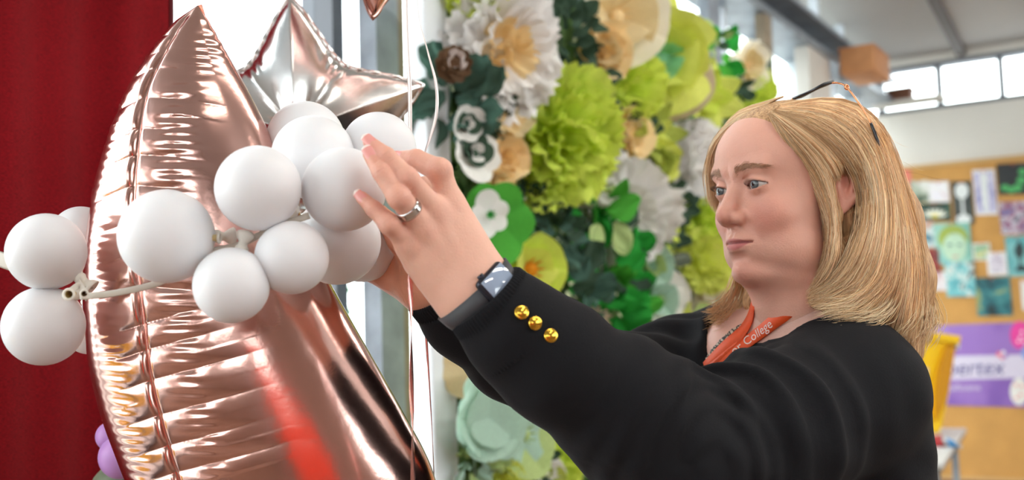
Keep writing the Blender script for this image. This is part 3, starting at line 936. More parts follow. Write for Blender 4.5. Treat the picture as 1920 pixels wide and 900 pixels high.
def petalflower(px, py, r, col, label, n_pet=7, kind='broad', centre='cream', layers=2, name='paper_flower', lift=.04, cup=.55, cr=.16, sxw=1.0, tilt=0):
    e, n, d = fl_base(px, py, lift, tilt, name)
    R = r / FPX * d * 1.2
    x, y, z = frame_of(n)
    a0 = RNG.random() * 6
    cols = col if isinstance(col, (list, tuple)) else [col]
    for L in range(layers):
        k = max(3, n_pet - L * 2); sz = R * (1 - .28 * L)
        for i in range(k):
            a = a0 + 2 * math.pi * (i + .5 * L) / k + RNG.normal() * .08
            out = x * math.cos(a) + y * math.sin(a)
            yd = out + z * (cup * (.5 + .5 * L)) + Vector((RNG.normal(), RNG.normal(), RNG.normal())) * .07
            put('petal', petal_mesh(kind, T[cols[L % len(cols)]], i % 3), e, yd, z - out * cup, sz * (1 + .08 * RNG.normal()), z * (R * .05 * L), sxw)
    if centre:
        v, f = lathe_vf(e.location + z * R * .1, n, [(R * cr, 0), (R * cr * .95, R * cr * .5), (R * cr * .6, R * cr * .85), (.0004, R * cr)], 14)
        obj('flower_centre', v, f, T[centre], e)
        for i in range(8):
            a = i * .785; out = x * math.cos(a) + y * math.sin(a)
            put('stamen', petal_mesh('spike', T[centre], 0), e, out * .7 + z, z, R * cr * 1.7, out * R * cr * .7 + z * R * .12, .5)
    return tag(e, label, 'paper flower', GF)
def foliage(px, py, r, col, label, N=24, name='paper_leaf_spray', kind='leaf', lift=.0, lr=.5, cat='paper leaves'):
    e, n, d = fl_base(px, py, lift, 0, name)
    R = r / FPX * d * 1.2
    x, y, z = frame_of(n)
    cols = col if isinstance(col, (list, tuple)) else [col]
    for i in range(N):
        q = math.sqrt((i + .5) / N) * .72; a = i * 2.39996
        out = x * math.cos(a) + y * math.sin(a)
        yd = out * (.8 + .3 * RNG.random()) + z * (.35 + .3 * RNG.normal()) + Vector((RNG.normal(), RNG.normal(), RNG.normal())) * .3
        put('leaf', petal_mesh(kind, T[cols[i % len(cols)]], i % 3), e, yd, z + Vector((RNG.normal(), RNG.normal(), RNG.normal())) * .35, R * lr * (1 + .2 * RNG.normal()), out * q * R + z * (R * .25 * (1 - q)), 1.0)
    v, f = tube_vf([e.location - z * R * .15 - y * R * .5, e.location - z * R * .1, e.location - z * R * .15 + y * R * .4], R * .03, 6); obj('stem', v, f, T[cols[0]], e)
    return tag(e, label, cat, GF, 'thing')
def crumple(px, py, r, col, label, name='tissue_rosette', N=12, lift=.03, kind='broad'):
    return petalflower(px, py, r, col, label, N // 2 + 2, kind, None, 3, name, lift, cup=.9, cr=.1)

# --- left column of the panel, top to bottom
pompom(928, 92, 94, 'white', 'big white frilled paper peony with a peach heart, top of the flower panel', 'peach', 54, inner=.17)
pompom(895, -18, 50, 'lime', 'lime paper peony cut off by the top edge above the white peony', N=26)
foliage(1056, 70, 74, 'dark', 'dense bunch of dark green paper leaves beside the big white peony', 46, lr=.38)
foliage(845, 190, 62, 'teal', 'large teal crepe leaves below the pine cone', 15, lr=0.81, kind='crepe')
foliage(905, 205, 44, 'dark', 'dark crepe leaves between the pine cone and the lime peony', 15, lr=0.68, kind='crepe')
petalflower(872, 232, 34, ['white2', 'dark'], 'small white-edged dark rosette below the teal leaves', 6, 'round', 'dark', 3, 'paper_rosette', .06)
petalflower(885, 290, 48, ['white2', 'dark'], 'large white-edged dark green rosette above the raised hand', 7, 'round', 'dark', 3, 'paper_rosette', .05)
petalflower(950, 238, 42, ['cream', 'peach'], 'cream folded paper lily left of the bright lime peony', 5, 'spike', None, 2, 'paper_lily', .06, cup=.7, sxw=2.2)
crumple(940, 300, 42, 'peach', 'peach tissue bloom below the cream paper lily')
crumple(930, 340, 30, ['peach', 'cream'], 'small peach tissue bloom just above the white anemone')
pompom(1040, 255, 98, 'lime', 'largest bright lime paper peony in the middle of the panel', N=60, lift=.09)
pompom(1020, 340, 48, 'lime', 'smaller lime paper peony tucked under the largest one', N=30, lift=.05)
a_ = petalflower(926, 412, 64, 'bright', 'white paper anemone on round green petals beside the raised wrist', 5, 'round', None, 1, 'paper_anemone', .04, cup=.2, sxw=1.05)
b_, n_, d_ = fl_base(918, 402, .075, 0, 'tmp'); x_, y_, z_ = frame_of(n_); off_ = b_.location - a_.location; R_ = 46 / FPX * d_
bpy.data.objects.remove(b_)
for i in range(5):
    a = i * 1.2566 + .5; out = x_ * math.cos(a) + y_ * math.sin(a)
    put('white_petal', petal_mesh('round', T['white'], i % 3), a_, out + z_ * .22, z_, R_ * (.85 + .25 * (i % 2)), off_, .92)
for i in range(7):
    a = i * .9; out = x_ * math.cos(a) + y_ * math.sin(a)
    put('stamen', petal_mesh('spike', T['green'], 0), a_, out + z_ * .9, z_, R_ * .36, off_ + z_ * R_ * .12, .7)
foliage(985, 385, 52, 'dark', 'dark crepe leaves between the anemone and the bright green leaf', 17, lr=0.64, kind='crepe')
foliage(1032, 450, 66, ['dark', 'teal'], 'dark bottle-green crepe leaves right of the anemone', 23, lr=0.59, kind='crepe')
foliage(1060, 545, 64, ['dark', 'teal'], 'dark green crepe cascade above the cuff with gold buttons', 23, lr=0.64, kind='crepe')
petalflower(990, 505, 60, ['lime', 'limey'], 'yellow-lime flower with an orange heart just above the watch', 7, 'broad', 'orange', 2, 'paper_flower', .05, cr=.2)
# --- middle
petalflower(1150, 32, 80, ['ivory', 'cream'], 'large ivory crepe flower at the top centre of the panel', 6, 'broad', 'peach', 2, lift=.07)
crumple(1126, 100, 48, ['peach', 'cream'], 'peach crepe bloom under the large ivory flower')
foliage(1110, 170, 36, ['olive', 'dark'], 'olive paper leaves right of the largest lime peony', 6, lr=1.0)
pompom(1172, 165, 58, 'lime', 'lime frilled paper peony between the peach blooms', N=36, lift=.05)
petalflower(1232, 110, 88, ['limey', 'limey', 'aqua'], 'giant yellow-green crepe flower with a mint heart near the top', 7, 'broad', 'aqua', 3, lift=.07)
petalflower(1262, 150, 60, 'blush', 'translucent blush paper bloom below the mint-hearted giant flower', 4, 'round', None, 2, lift=.13, cup=.25, sxw=1.7)
petalflower(1212, 14, 42, 'ivory', 'ivory crepe bloom peeking above the mint-hearted giant flower', 6, 'broad', None, 2, lift=.03)
foliage(1155, 215, 34, ['dark', 'olive'], 'dark leaf pair under the frilled lime peony', 6, lr=.9)
crumple(1170, 250, 44, ['peach', 'cream'], 'peach crepe bloom right of the largest lime peony')
petalflower(1225, 255, 54, ['olive', 'limey'], 'olive-lime pointed flower above the white peonies', 6, 'spike', None, 2, lift=.05, cup=.6, sxw=1.8)
crumple(1230, 300, 38, ['limey', 'olive'], 'yellow-olive crumpled bloom between the two white peonies')
foliage(1200, 232, 30, 'dark', 'small dark leaves between the peach bloom and the olive flower', 8, lr=.7)
pompom(1165, 395, 80, 'white', 'white frilled paper peony with a dark heart, centre of the panel', 'white2', 46, lift=.04)
petalflower(1178, 408, 17, 'dark', 'small dark grey paper bud in the heart of the central white peony', 6, 'round', 'grey', 2, 'paper_bud', .16)
foliage(1110, 330, 40, ['white2', 'pale'], 'pale paper leaves under the largest lime peony', 13, lr=0.59, kind='crepe')
foliage(1120, 395, 56, ['bright', 'green', 'pale'], 'bright green curled paper leaves beside the central white peony', 8, lr=.95, lift=.07)
foliage(1140, 500, 70, ['green', 'green', 'dark'], 'glossy green crepe leaf mass below the central white peony', 20, lr=0.68, kind='crepe', lift=.03)
foliage(1148, 575, 62, ['green', 'bright'], 'crumpled emerald tissue leaves above the sleeve', 23, lr=0.64, kind='crepe', lift=.05)
petalflower(1118, 598, 24, 'blush', 'tiny beige paper daisy on the emerald tissue leaves', 9, 'spike', 'cream', 1, 'paper_daisy', .16, sxw=1.4)
# --- right end
petalflower(1320, 180, 66, ['limey', 'lime'], 'big lime crepe flower above the hair on the far end', 6, 'spike', None, 3, lift=.07, cup=.6, sxw=2.0)
pompom(1296, 300, 60, 'white', 'white frilled paper peony between lime blooms left of the face', N=40, lift=.05)
foliage(1342, 105, 40, ['bright', 'green'], 'bright green leaves at the top far end of the panel', 12, lr=.8)
foliage(1362, 175, 36, 'dark', 'dark leaves between the cream flower and the lime crepe flower', 14, lr=.6)
foliage(1330, 75, 30, ['pale', 'dark'], 'pale green leaves on the upper edge of the panel', 10, lr=.6)
petalflower(1398, 120, 38, ['ivory', 'cream'], 'cream paper flower at the far end beside the timber post', 6, 'broad', 'peach', 2, lift=.06)
pompom(1412, 172, 36, 'lime', 'small lime peony at the far end just above the hair', N=26)
foliage(1425, 130, 18, 'teal', 'tuft of teal leaves on the far edge by the timber post', 8, lr=.7)
foliage(1280, 235, 30, ['dark', 'green'], 'dark leaves above the white peony left of the face', 10, lr=.65)
foliage(1258, 385, 44, 'dark', 'round cluster of dark green curls right of the central white peony', 26, lr=.42)
foliage(1243, 470, 42, ['dark', 'grey'], 'dark grey-green crepe leaves under the round dark cluster', 17, lr=0.59, kind='crepe')
foliage(1252, 445, 20, ['lime'], 'single lime leaf tuft on the dark crepe leaves', 4, lr=.8, lift=.1)
pompom(1322, 420, 56, 'lime', 'lime frilled peony right beside the nose', N=38, lift=.04)
pompom(1310, 490, 52, 'limey', 'yellow-lime frilled peony beside the mouth and chin', N=36, lift=.04)
foliage(1340, 350, 30, 'green', 'green leaves between the white and lime peonies at the eyes', 8, lr=.8)
crumple(1212, 500, 40, ['mint', 'pale'], 'pale mint folded bloom right of the green crepe mass')
petalflower(1232, 562, 46, ['white2', 'mint'], 'whitish green-tinged flower above the far sleeve', 6, 'broad', 'pale', 2, lift=.05)
pompom(1345, 560, 54, 'ivory', 'ivory frilled peony under the chin beside the hair ends', N=34, lift=.03)
foliage(1190, 610, 30, ['brown', 'dark'], 'brownish leaves between emerald tissue and whitish flower', 8, lr=.7)
foliage(1280, 600, 40, ['pale', 'limey'], 'pale lime leaves just above the far shoulder', 10, lr=.7)
# --- lower left, under the sleeve
petalflower(914, 782, 70, 'mint', 'large pale mint paper bloom below the sleeve', 5, 'round', None, 2, lift=.09, cup=.12, sxw=1.7)
petalflower(975, 815, 66, ['pale', 'mint'], 'large pale green paper bloom below the mint one', 5, 'round', 'pale', 2, lift=.05, cup=.2, sxw=1.6)
pompom(1062, 856, 36, 'lime', 'small lime peony at the bottom under the sleeve', N=30, lift=.05)
pompom(1028, 888, 28, 'white', 'small white peony at the bottom beside the small lime one', N=24, lift=.05)
foliage(892, 862, 48, ['mint', 'pale'], 'pale mint leaves at the bottom of the panel by the post', 17, lr=0.59, kind='crepe')
pompom(945, 896, 32, 'limey', 'yellow-lime peony at the bottom edge under the pale bloom', N=24, lift=.03)
foliage(1115, 890, 36, ['teal', 'green'], 'teal and green leaves at the bottom under the elbow', 10, lr=.7)
foliage(1000, 870, 40, ['dark', 'olive'], 'dark olive leaves at the bottom between lime and white peonies', 10, lr=.7)
petalflower(880, 690, 44, 'cream', 'flat cream paper bloom on the cream cloth below the cuff', 6, 'round', None, 1, lift=.01, cup=.1, sxw=1.6)

# pine cone at the left edge
M_CONE = mat('pine_cone', srgb(104, 76, 50), .7, var=.3, vscale=60); M_CONET = mat('pine_cone_tip', srgb(214, 202, 196), .7)
e, n, d = fl_base(850, 122, .16, 0, 'pine_cone')
R = 36 / FPX * d; x, y, z = frame_of(n)
v, f = lathe_vf(e.location, z, [(.001, -R * .7), (R * .5, -R * .5), (R * .7, 0), (R * .45, R * .5), (.0005, R * .8)], 14); obj('core', v, f, M_CONE, e)
for i in range(46):
    u = (i + .5) / 46; a = i * 2.39996; st = math.sin(math.pi * (.12 + .8 * u)); h = math.cos(math.pi * (.05 + .85 * u))
    out = x * math.cos(a) + y * math.sin(a)
    o = put('scale', petal_mesh('round', M_CONE if u > .16 else M_CONET, 0), e, out * st + z * (h * .8 + .3), z * st - out * h * .4, R * .5, out * st * R * .55 + z * h * R * .6, 1.0)
tag(e, 'brown pine cone with pale tips beside the white peony', 'pine cone')
# ------------------------------------------------------------------ pinboard and what hangs on it
SB = S_BACK - .035
pb = empty('pinboard', RM(SB, 0, .27))
rbox('cork_sheet', SB, S_BACK - .002, .02, 6.5, .27, 2.50, M_CORK, pb)
M_PBF = mat('pinboard_frame', srgb(196, 160, 108), .6)
rbox('frame_top', SB - .008, S_BACK - .002, .0, 6.52, 2.50, 2.525, M_PBF, pb)
rbox('frame_bottom', SB - .008, S_BACK - .002, .0, 6.52, .25, .275, M_PBF, pb)
rbox('frame_side', SB - .008, S_BACK - .002, .0, .022, .27, 2.51, M_PBF, pb)
tag(pb, 'wide ochre cork pinboard on the wall behind her hair', 'pinboard')

def print_mat(name, cols, scale, stretch=(1, 1, 1), dist=.6):
    m = bpy.data.materials.new(name); m.use_nodes = True
    nt = m.node_tree; b = nt.nodes['Principled BSDF']; b.inputs['Roughness'].default_value = .5
    tc = nt.nodes.new('ShaderNodeTexCoord'); mp = nt.nodes.new('ShaderNodeMapping'); mp.inputs['Scale'].default_value = stretch
    nz = nt.nodes.new('ShaderNodeTexNoise'); nz.inputs['Scale'].default_value = scale; nz.inputs['Detail'].default_value = 3; nz.inputs['Distortion'].default_value = dist
    nt.links.new(tc.outputs['Object'], mp.inputs['Vector']); nt.links.new(mp.outputs['Vector'], nz.inputs['Vector'])
    rp = nt.nodes.new('ShaderNodeValToRGB'); rp.color_ramp.interpolation = 'EASE'
    n = len(cols)
    while len(rp.color_ramp.elements) < n: rp.color_ramp.elements.new(.5)
    for i, c in enumerate(cols):
        rp.color_ramp.elements[i].position = .34 + .32 * i / max(1, n - 1); rp.color_ramp.elements[i].color = srgb(*c) + (1,)
    nt.links.new(nz.outputs['Fac'], rp.inputs['Fac']); nt.links.new(rp.outputs['Color'], b.inputs['Base Color'])
    return m
N_B = -U1
def on_board(px, py, off=.0): return hit(px, py, RM(SB - off, 0, 0), U1)
def poly_print(pts, off, m, parent, name='print'):
    V = [on_board(x, y, off) for x, y in pts] + [on_board(x, y, off - .001) for x, y in pts]
    n = len(pts)
    Fc = [tuple(range(n)), tuple(range(2 * n - 1, n - 1, -1))] + [(i, (i + 1) % n, n + (i + 1) % n, n + i) for i in range(n)]
    return obj(name, V, Fc, m, parent, smooth=False)
def ell_pts(cx, cy, rx_, ry_, n=18): return [(cx + rx_ * math.cos(2 * math.pi * i / n), cy + ry_ * math.sin(2 * math.pi * i / n)) for i in range(n)]
M_PIN = mat('steel_pin', srgb(200, 60, 60), .3)
def card(q, cols, label, scale=14, border=None, lay=0, cat='picture', pins=True, stretch=(1, 1, 1)):
    x0, y0, x1, y1 = q
    sl = -.05 * (x1 - x0); le = .09 * (y1 - y0)
    off = .004 + .0035 * lay
    pts = [(x0 - le * .5, y0 - sl * .5), (x1 - le * .5, y0 + sl * .5), (x1 + le * .5, y1 + sl * .2), (x0 + le * .5, y1 - sl * .2)]
    c = on_board((x0 + x1) / 2, (y0 + y1) / 2, off)
    e = empty('pinned_picture', c)
    poly_print(pts, off, mat('paper_sheet', srgb(226, 224, 222), .6) if border else print_mat(label[:24], cols, scale, stretch), e, 'sheet')
    if border:
        b = border; mx, my = (x1 - x0) * b, (y1 - y0) * b
        k = [(pts[0][0] + mx, pts[0][1] + my), (pts[1][0] - mx, pts[1][1] + my), (pts[2][0] - mx, pts[2][1] - my), (pts[3][0] + mx, pts[3][1] - my)]
        poly_print(k, off + .0015, print_mat(label[:24], cols, scale, stretch), e, 'print')
    if pins:
        p = on_board((x0 + x1) / 2 - le * .4, y0 + 3, off + .001)
        v, f = lathe_vf(p, N_B, [(.0005, .012), (.006, .011), (.006, .008), (.003, .006), (.003, 0)], 10); obj('drawing_pin', v, f, M_PIN, e)
    tag(e, label, cat, 'pictures pinned on the board')
    return e
WH = (232, 230, 230)
card((1679, 316, 1709, 356), [(40, 44, 52), (214, 110, 90), (226, 130, 110)], 'red and black print at the hair edge, top corner of the pinboard', 10)
card((1700, 350, 1718, 395), [(30, 60, 80), (60, 110, 130)], 'narrow dark blue print tucked between the hair and the green photo', 10)
card((1707, 339, 1741, 380), [(60, 80, 60), (170, 180, 160), (222, 222, 214)], 'pale green misty photo left of the pink-edged card', 9, lay=1)
card((1741, 340, 1780, 379), [(214, 180, 196), WH, (230, 226, 234)], 'white card with pink-edged border above the lily print', 8, border=.10, lay=2)
e = card((1722, 381, 1783, 414), [(36, 60, 52), (52, 84, 66)], 'dark green print of a white water lily', 9, lay=1)
M_LILYP = mat('print_white', srgb(226, 226, 208), .5)
for k in range(7):
    a = math.radians(200 + k * 23.3); x0, y0 = 1753, 407
    t = (x0 + 28 * math.cos(a), y0 + 18 * math.sin(a)); pp = (-math.sin(a) * 4, math.cos(a) * 3)
    poly_print([(x0, y0), (x0 + 14 * math.cos(a) + pp[0], y0 + 9 * math.sin(a) + pp[1]), t, (x0 + 14 * math.cos(a) - pp[0], y0 + 9 * math.sin(a) - pp[1])], .0095 + .0003 * k, M_LILYP, e, 'print_petal')
poly_print(ell_pts(1753, 405, 6, 4), .0125, mat('print_yellow', srgb(216, 196, 80), .5), e, 'print_centre')
e = card((1787, 340, 1824, 420), [(52, 58, 56), (74, 80, 74)], 'dark print with a white balloon column figure, beside the pale blue card', 9, lay=1)
M_PW = mat('print_offwhite', srgb(220, 224, 222), .5)
poly_print(ell_pts(1803, 358, 13, 15), .0095, M_PW, e); poly_print([(1802, 372), (1806, 372), (1809, 404), (1804, 404)], .0096, M_PW, e); poly_print(ell_pts(1807, 411, 14, 9), .0097, M_PW, e)
e = card((1826, 318, 1868, 403), [(150, 150, 196), (214, 210, 226), (120, 116, 176)], 'tall lilac and blue striped card, highest in its row', 12, border=.06, lay=0, stretch=(3, 3, 1))
poly_print([(1838, 326), (1850, 325), (1853, 396), (1844, 396)], .0075, M_PW, e)
e = card((1870, 306, 1932, 365), [(34, 38, 40), (44, 48, 50)], 'black print with green foliage along its lower edge, top of the board', 8, lay=0)
for k, (x, y, r) in enumerate([(1884, 352, 8), (1896, 356, 8), (1908, 352, 9), (1915, 338, 9), (1917, 322, 8)]): poly_print(ell_pts(x, y, r, r * .8, 10), .0075 + .0004 * k, mat('print_green', srgb(76, 168, 96), .5), e, 'print_leaf')
card((1875, 378, 1932, 439), [(60, 70, 80), (196, 190, 206), (150, 90, 110), (110, 120, 170)], 'busy mauve and grey group photo below the black print', 16, lay=1)
e = card((1887, 443, 1932, 518), [(86, 164, 170), (130, 190, 190)], 'teal print of a dark tree shape at the picture edge', 7, lay=0)
poly_print([(1908, 452), (1913, 452), (1914, 496), (1926, 500), (1926, 510), (1902, 508), (1910, 496)], .0075, mat('print_dark', srgb(38, 56, 58), .5), e); poly_print(ell_pts(1911, 470, 9, 14), .008, mat('print_dark', srgb(38, 56, 58), .5), e)
e = card((1753, 418, 1821, 495), [(120, 176, 160), (150, 196, 180), (96, 170, 180)], 'large green-toned painting of a face with yellow-green hair', 6, lay=2)
M_PF = mat('print_face', srgb(178, 206, 178), .5, var=.06, vscale=20); M_PH = mat('print_hair', srgb(150, 166, 70), .5, var=.15); M_PE = mat('print_eye', srgb(74, 110, 112), .5)
poly_print(ell_pts(1787, 447, 28, 25), .0125, M_PH, e, 'print_hair'); poly_print(ell_pts(1790, 464, 23, 27), .0135, M_PF, e, 'print_face')
for x in (1781, 1799): poly_print(ell_pts(x, 459, 5, 2.2, 10), .0145, M_PE, e, 'print_eye')
poly_print(ell_pts(1791, 481, 6, 2, 10), .0145, mat('print_mouth', srgb(196, 140, 130), .5), e, 'print_mouth')
card((1773, 492, 1828, 556), [(80, 150, 160), (110, 184, 188), (206, 214, 206), (60, 80, 90)], 'turquoise print with pale figures directly under the face painting', 13, lay=3)
card((1719, 414, 1751, 465), [(70, 120, 136), (206, 216, 214), (196, 150, 130)], 'narrow blue and flesh-toned print left of the face painting', 9, lay=1)
card((1734, 467, 1762, 509), [(120, 44, 40), (180, 74, 60)], 'small dark red print left of the turquoise one', 12, lay=2)
card((1737, 510, 1779, 545), [(206, 196, 202), (220, 214, 214), (180, 90, 100)], 'pale pink card with reddish marks, lowest beside the hair', 14, lay=2)
card((1824, 456, 1857, 488), [(190, 200, 120), (140, 180, 150), (206, 200, 140)], 'small yellow-green note between the face painting and white card', 16, border=.08, lay=1)
card((1851, 473, 1888, 516), [(226, 222, 228), (196, 186, 200), (232, 228, 232)], 'small white card overlapping the yellow-green note', 14, border=.12, lay=2)
card((1830, 520, 1896, 592), [(20, 46, 52), (30, 96, 104), (60, 130, 132), (150, 156, 90)], 'dark teal night-scene picture, lowest on the board', 8, lay=1)
card((1915, 526, 1932, 582), [(226, 224, 222), (214, 210, 206)], 'white card cut by the picture edge beside the dark teal picture', 9, lay=0)

# purple balloon-maker's banner
bn = empty('banner', on_board(1800, 760, .01))
M_PUR = print_mat('purple_banner', [(122, 84, 164), (146, 108, 182), (160, 128, 190)], 1.6)
poly_print([(1560, 618), (1995, 601), (2001, 766), (1566, 754)], .006, M_PUR, bn, 'banner_sheet')
poly_print([(1600, 676), (1800, 667), (1995, 664), (1997, 706), (1800, 712), (1602, 712)], .008, mat('banner_pale_band', srgb(204, 196, 214), .6), bn, 'pale_band')
V, Fc = text_vf('sempertex', 1.0, .12)
w0 = max(v.x for v in V)
h_px = 34.0; x_end = 1884.0; sc = 21.5
# baseline on the board, letters scaled to the banner
def on_line(v, x_right, y_base, width_px, size_px):
    u = x_right - (w0 - v.x) / w0 * width_px
    return on_board(u, y_base - .02 * (u - 1800) - v.y * size_px, .0095)
obj('lettering', [on_line(v, 1884, 703, 176, 40) for v in V], Fc, mat('banner_letter_blue', srgb(70, 62, 130), .5), bn, smooth=False)
V, Fc = text_vf('balloons', 1.0, 0); w0 = max(v.x for v in V)
obj('lettering', [on_line(v, 1838, 732, 66, 17) for v in V], Fc, mat('banner_letter_white', srgb(214, 204, 222), .5), bn, smooth=False)
for k, (x, y, r, c) in enumerate([(1873, 664, 5, (224, 110, 130)), (1881, 661, 4, (232, 226, 232)), (1885, 668, 4, (150, 110, 180)), (1879, 671, 3, (220, 90, 120))]):
    poly_print(ell_pts(x, y, r, r, 12), .010 + .0004 * k, mat('banner_dot%d' % k, srgb(*c), .5), bn, 'printed_dot')
for k, (x, y, rx_, ry_, c) in enumerate([(1912, 628, 18, 26, (222, 60, 150)), (1924, 660, 9, 14, (130, 150, 210)), (1911, 734, 17, 26, (222, 220, 214))]):
    poly_print(ell_pts(x, y, rx_, ry_, 24), .010 + .0006 * k, mat('banner_balloon%d' % k, srgb(*c), .5, var=.08, vscale=12), bn, 'printed_balloon')
for k, (x, y) in enumerate([(1916, 622), (1913, 632), (1919, 640), (1909, 640)]): poly_print(ell_pts(x, y, 3.2, 3.2, 8), .0125, mat('banner_dot_white', srgb(236, 200, 224), .5), bn, 'printed_dot')
for k, (x, y) in enumerate([(1905, 722), (1914, 740), (1906, 746), (1916, 724)]): poly_print(ell_pts(x, y, 2.8, 2.8, 8), .0128, mat('banner_dot_red', srgb(224, 120, 120), .5), bn, 'printed_dot')
tag(bn, 'purple printed banner with blue lettering and printed balloons on the lower pinboard', 'banner')

# ------------------------------------------------------------------ white table with the yellow tub
TZ = .78
def on_table(px, py): return hit(px, py, Vector((0, 0, TZ)), Z)
tA = on_table(1812, 803)
tb = empty('white_table', Vector((tA.x, tA.y, 0)))
M_TAB = mat('white_laminate', srgb(206, 206, 204), .4); M_TABE = mat('grey_table_edge', srgb(120, 122, 126), .5)
d1 = (on_table(1755, 888) - tA); d1.normalize()
d2 = Vector((d1.y, -d1.x, 0));  d2 = d2 if d2.x < 0 else -d2
c = tA + d1 * .8 + d2 * .30
obox('table_top', c - Z * .012, d1, d2, Z, .8, .30, .012, M_TAB, tb, bev=.004)
obox('edge_band', c - Z * .028, d1, d2, Z, .795, .295, .006, M_TABE, tb)
for a in (-1, 1):
    for b in (-1, 1):
        q = c + d1 * (.55 * a) + d2 * (.25 * b)
        v, f = tube_vf([Vector((q.x, q.y, 0)), Vector((q.x, q.y, TZ - .02))], .018, 10); obj('leg', v, f, M_STEEL, tb)
tag(tb, 'white folding table with grey edge behind her back', 'table')
M_YEL = mat('yellow_plastic', srgb(240, 196, 24), .35, var=.03); M_YEL_SHADE = mat('yellow_plastic_shade', srgb(200, 138, 6), .45)
yb = empty('yellow_tub', tA + d1 * .1 + d2 * .2)
dY = (on_table(1770, 812) - CAM).dot(_F)
def yp(px, py, dd=0): return P(px, py, dY + dd)
# tall tapering tub: front shell between an outline and its back, rim on top, shade of the scooped side painted in darker yellow
def slab(pts, d0, d1_, name, m, bev=.0):
    n = len(pts); V = [yp(x, y, d0) for x, y in pts]; V += [q + Vector((_F.x, _F.y, 0)) * (d1_ - d0) for q in V]
    Fc = [tuple(range(n)), tuple(range(2 * n - 1, n - 1, -1))] + [(i, n + i, n + (i + 1) % n, (i + 1) % n) for i in range(n)]
    if bev: V, Fc = bevel_mesh(V, Fc, bev, 2)
    return obj(name, V, Fc, m, yb, smooth=False)
slab([(1664, 626), (1728, 628), (1795, 642), (1780, 740), (1764, 812), (1690, 812), (1668, 740)], 0, .34, 'tub_body', M_YEL, .012)
slab([(1654, 617), (1728, 619), (1803, 630), (1800, 646), (1728, 634), (1656, 632)], -.03, .37, 'tub_rim', M_YEL, .006)
slab([(1786, 644), (1789, 664), (1784, 705), (1773, 752), (1757, 790), (1755, 740), (1760, 695), (1772, 656)], -.035, .0, 'scoop_shade', M_YEL_SHADE)  # darker yellow stands in for the shade in the scooped side
slab([(1794, 642), (1800, 644), (1799, 655), (1793, 652)], -.02, .04, 'rim_clip', M_TAB)
slab([(1700, 690), (1740, 690), (1738, 720), (1702, 720)], -.006, .0, 'stuck_label', mat('paper_sheet2', srgb(220, 214, 226), .6))
tag(yb, 'tall yellow plastic tub with a rim, standing on the white table', 'tub')
sp = empty('sweet_packet', yp(1772, 842, -.6))
def packet(pts, d0, th, name, m):
    n = len(pts); V = [yp(x, y, d0) for x, y in pts] + [yp(x, y, d0 + th) for x, y in pts]
    cx = sum(p[0] for p in pts) / n; cy = sum(p[1] for p in pts) / n
    V += [yp(cx, cy, d0 - th * .6), yp(cx, cy, d0 + th * 1.6)]
    Fc = [(i, (i + 1) % n, 2 * n) for i in range(n)] + [(n + (i + 1) % n, n + i, 2 * n + 1) for i in range(n)] + [(i, n + i, n + (i + 1) % n, (i + 1) % n) for i in range(n)]
    return obj(name, V, Fc, m, sp, smooth=False)
packet([(1742, 818), (1765, 815), (1782, 824), (1782, 840), (1764, 844), (1744, 842)], -.60, .05, 'red_pack', mat('red_wrapper', srgb(176, 44, 48), .4))
packet([(1766, 816), (1776, 820), (1782, 832), (1778, 838), (1768, 828)], -.63, .03, 'white_stripe', M_TAB)
packet([(1774, 820), (1788, 826), (1798, 838), (1786, 842), (1778, 834)], -.64, .04, 'blue_end', mat('blue_wrapper', srgb(80, 150, 206), .4))
packet([(1796, 832), (1804, 834), (1803, 842), (1796, 841)], -.62, .02, 'twisted_tip', M_TAB)
tag(sp, 'crumpled red, white and blue packet on the white table', 'packet')

# ------------------------------------------------------------------ things set behind the photographer for the foil's reflections
oc = empty('stand_in_cloth', Vector((.30, -1.05, 0)))  # added stand-in for someone's orange clothing mirrored in the foil
M_ORC = mat('orange_stand_in_cloth', srgb(238, 70, 36), .8, var=.12, vscale=60, bump=.5, bscale=120)
V, Fc = [], []
nu, nv = 60, 24
for side in (0, 1):
    for i in range(nu + 1):
        for j in range(nv + 1):
            u = i / nu; v_ = j / nv
            V.append(Vector((-.05 + .75 * u + .03 * math.sin(v_ * 5), -1.05 - side * .012 + .025 * math.sin(u * 30 + v_ * 2) * (.2 + v_), 1.46 - .62 * v_ - .10 * math.sin(u * 6) * v_)))
st = (nu + 1) * (nv + 1)
for i in range(nu):
    for j in range(nv):
        a = i * (nv + 1) + j
        Fc += [(a, a + 1, a + nv + 2, a + nv + 1), (st + a, st + a + nv + 1, st + a + nv + 2, st + a + 1)]
obj('cloth', V, Fc, M_ORC, oc)
v, f = tube_vf([Vector((-.2, -1.056, 1.47)), Vector((.85, -1.056, 1.47))], .012, 10); obj('rail', v, f, M_STEEL, oc)
for x in (-.2, .85):
    v, f = tube_vf([Vector((x, -1.056, .02)), Vector((x, -1.056, 1.47))], .012, 10); obj('upright', v, f, M_STEEL, oc)
    v, f = tube_vf([Vector((x, -1.28, .014)), Vector((x, -.83, .014))], .014, 10); obj('foot', v, f, M_STEEL, oc)
tag(oc, 'bright orange stand-in cloth on a rail, added off frame for its reflection in the rose-gold foil', 'cloth')
t2 = empty('trestle_table', Vector((-2.1, .55, 0)))
X_, Y_ = Vector((1, 0, 0)), Vector((0, 1, 0))
obox('table_top', Vector((-2.1, .55, .74)), X_, Y_, Z, .4, .75, .014, M_TAB, t2, bev=.004)
for a in (-.34, .34):
    for b in (-.68, .68):
        v, f = tube_vf([Vector((-2.1 + a, .55 + b, 0)), Vector((-2.1 + a, .55 + b, .728))], .016, 8); obj('leg', v, f, M_STEEL, t2)
tag(t2, 'pale trestle table beyond the curtain, mirrored in the foil creases', 'table')
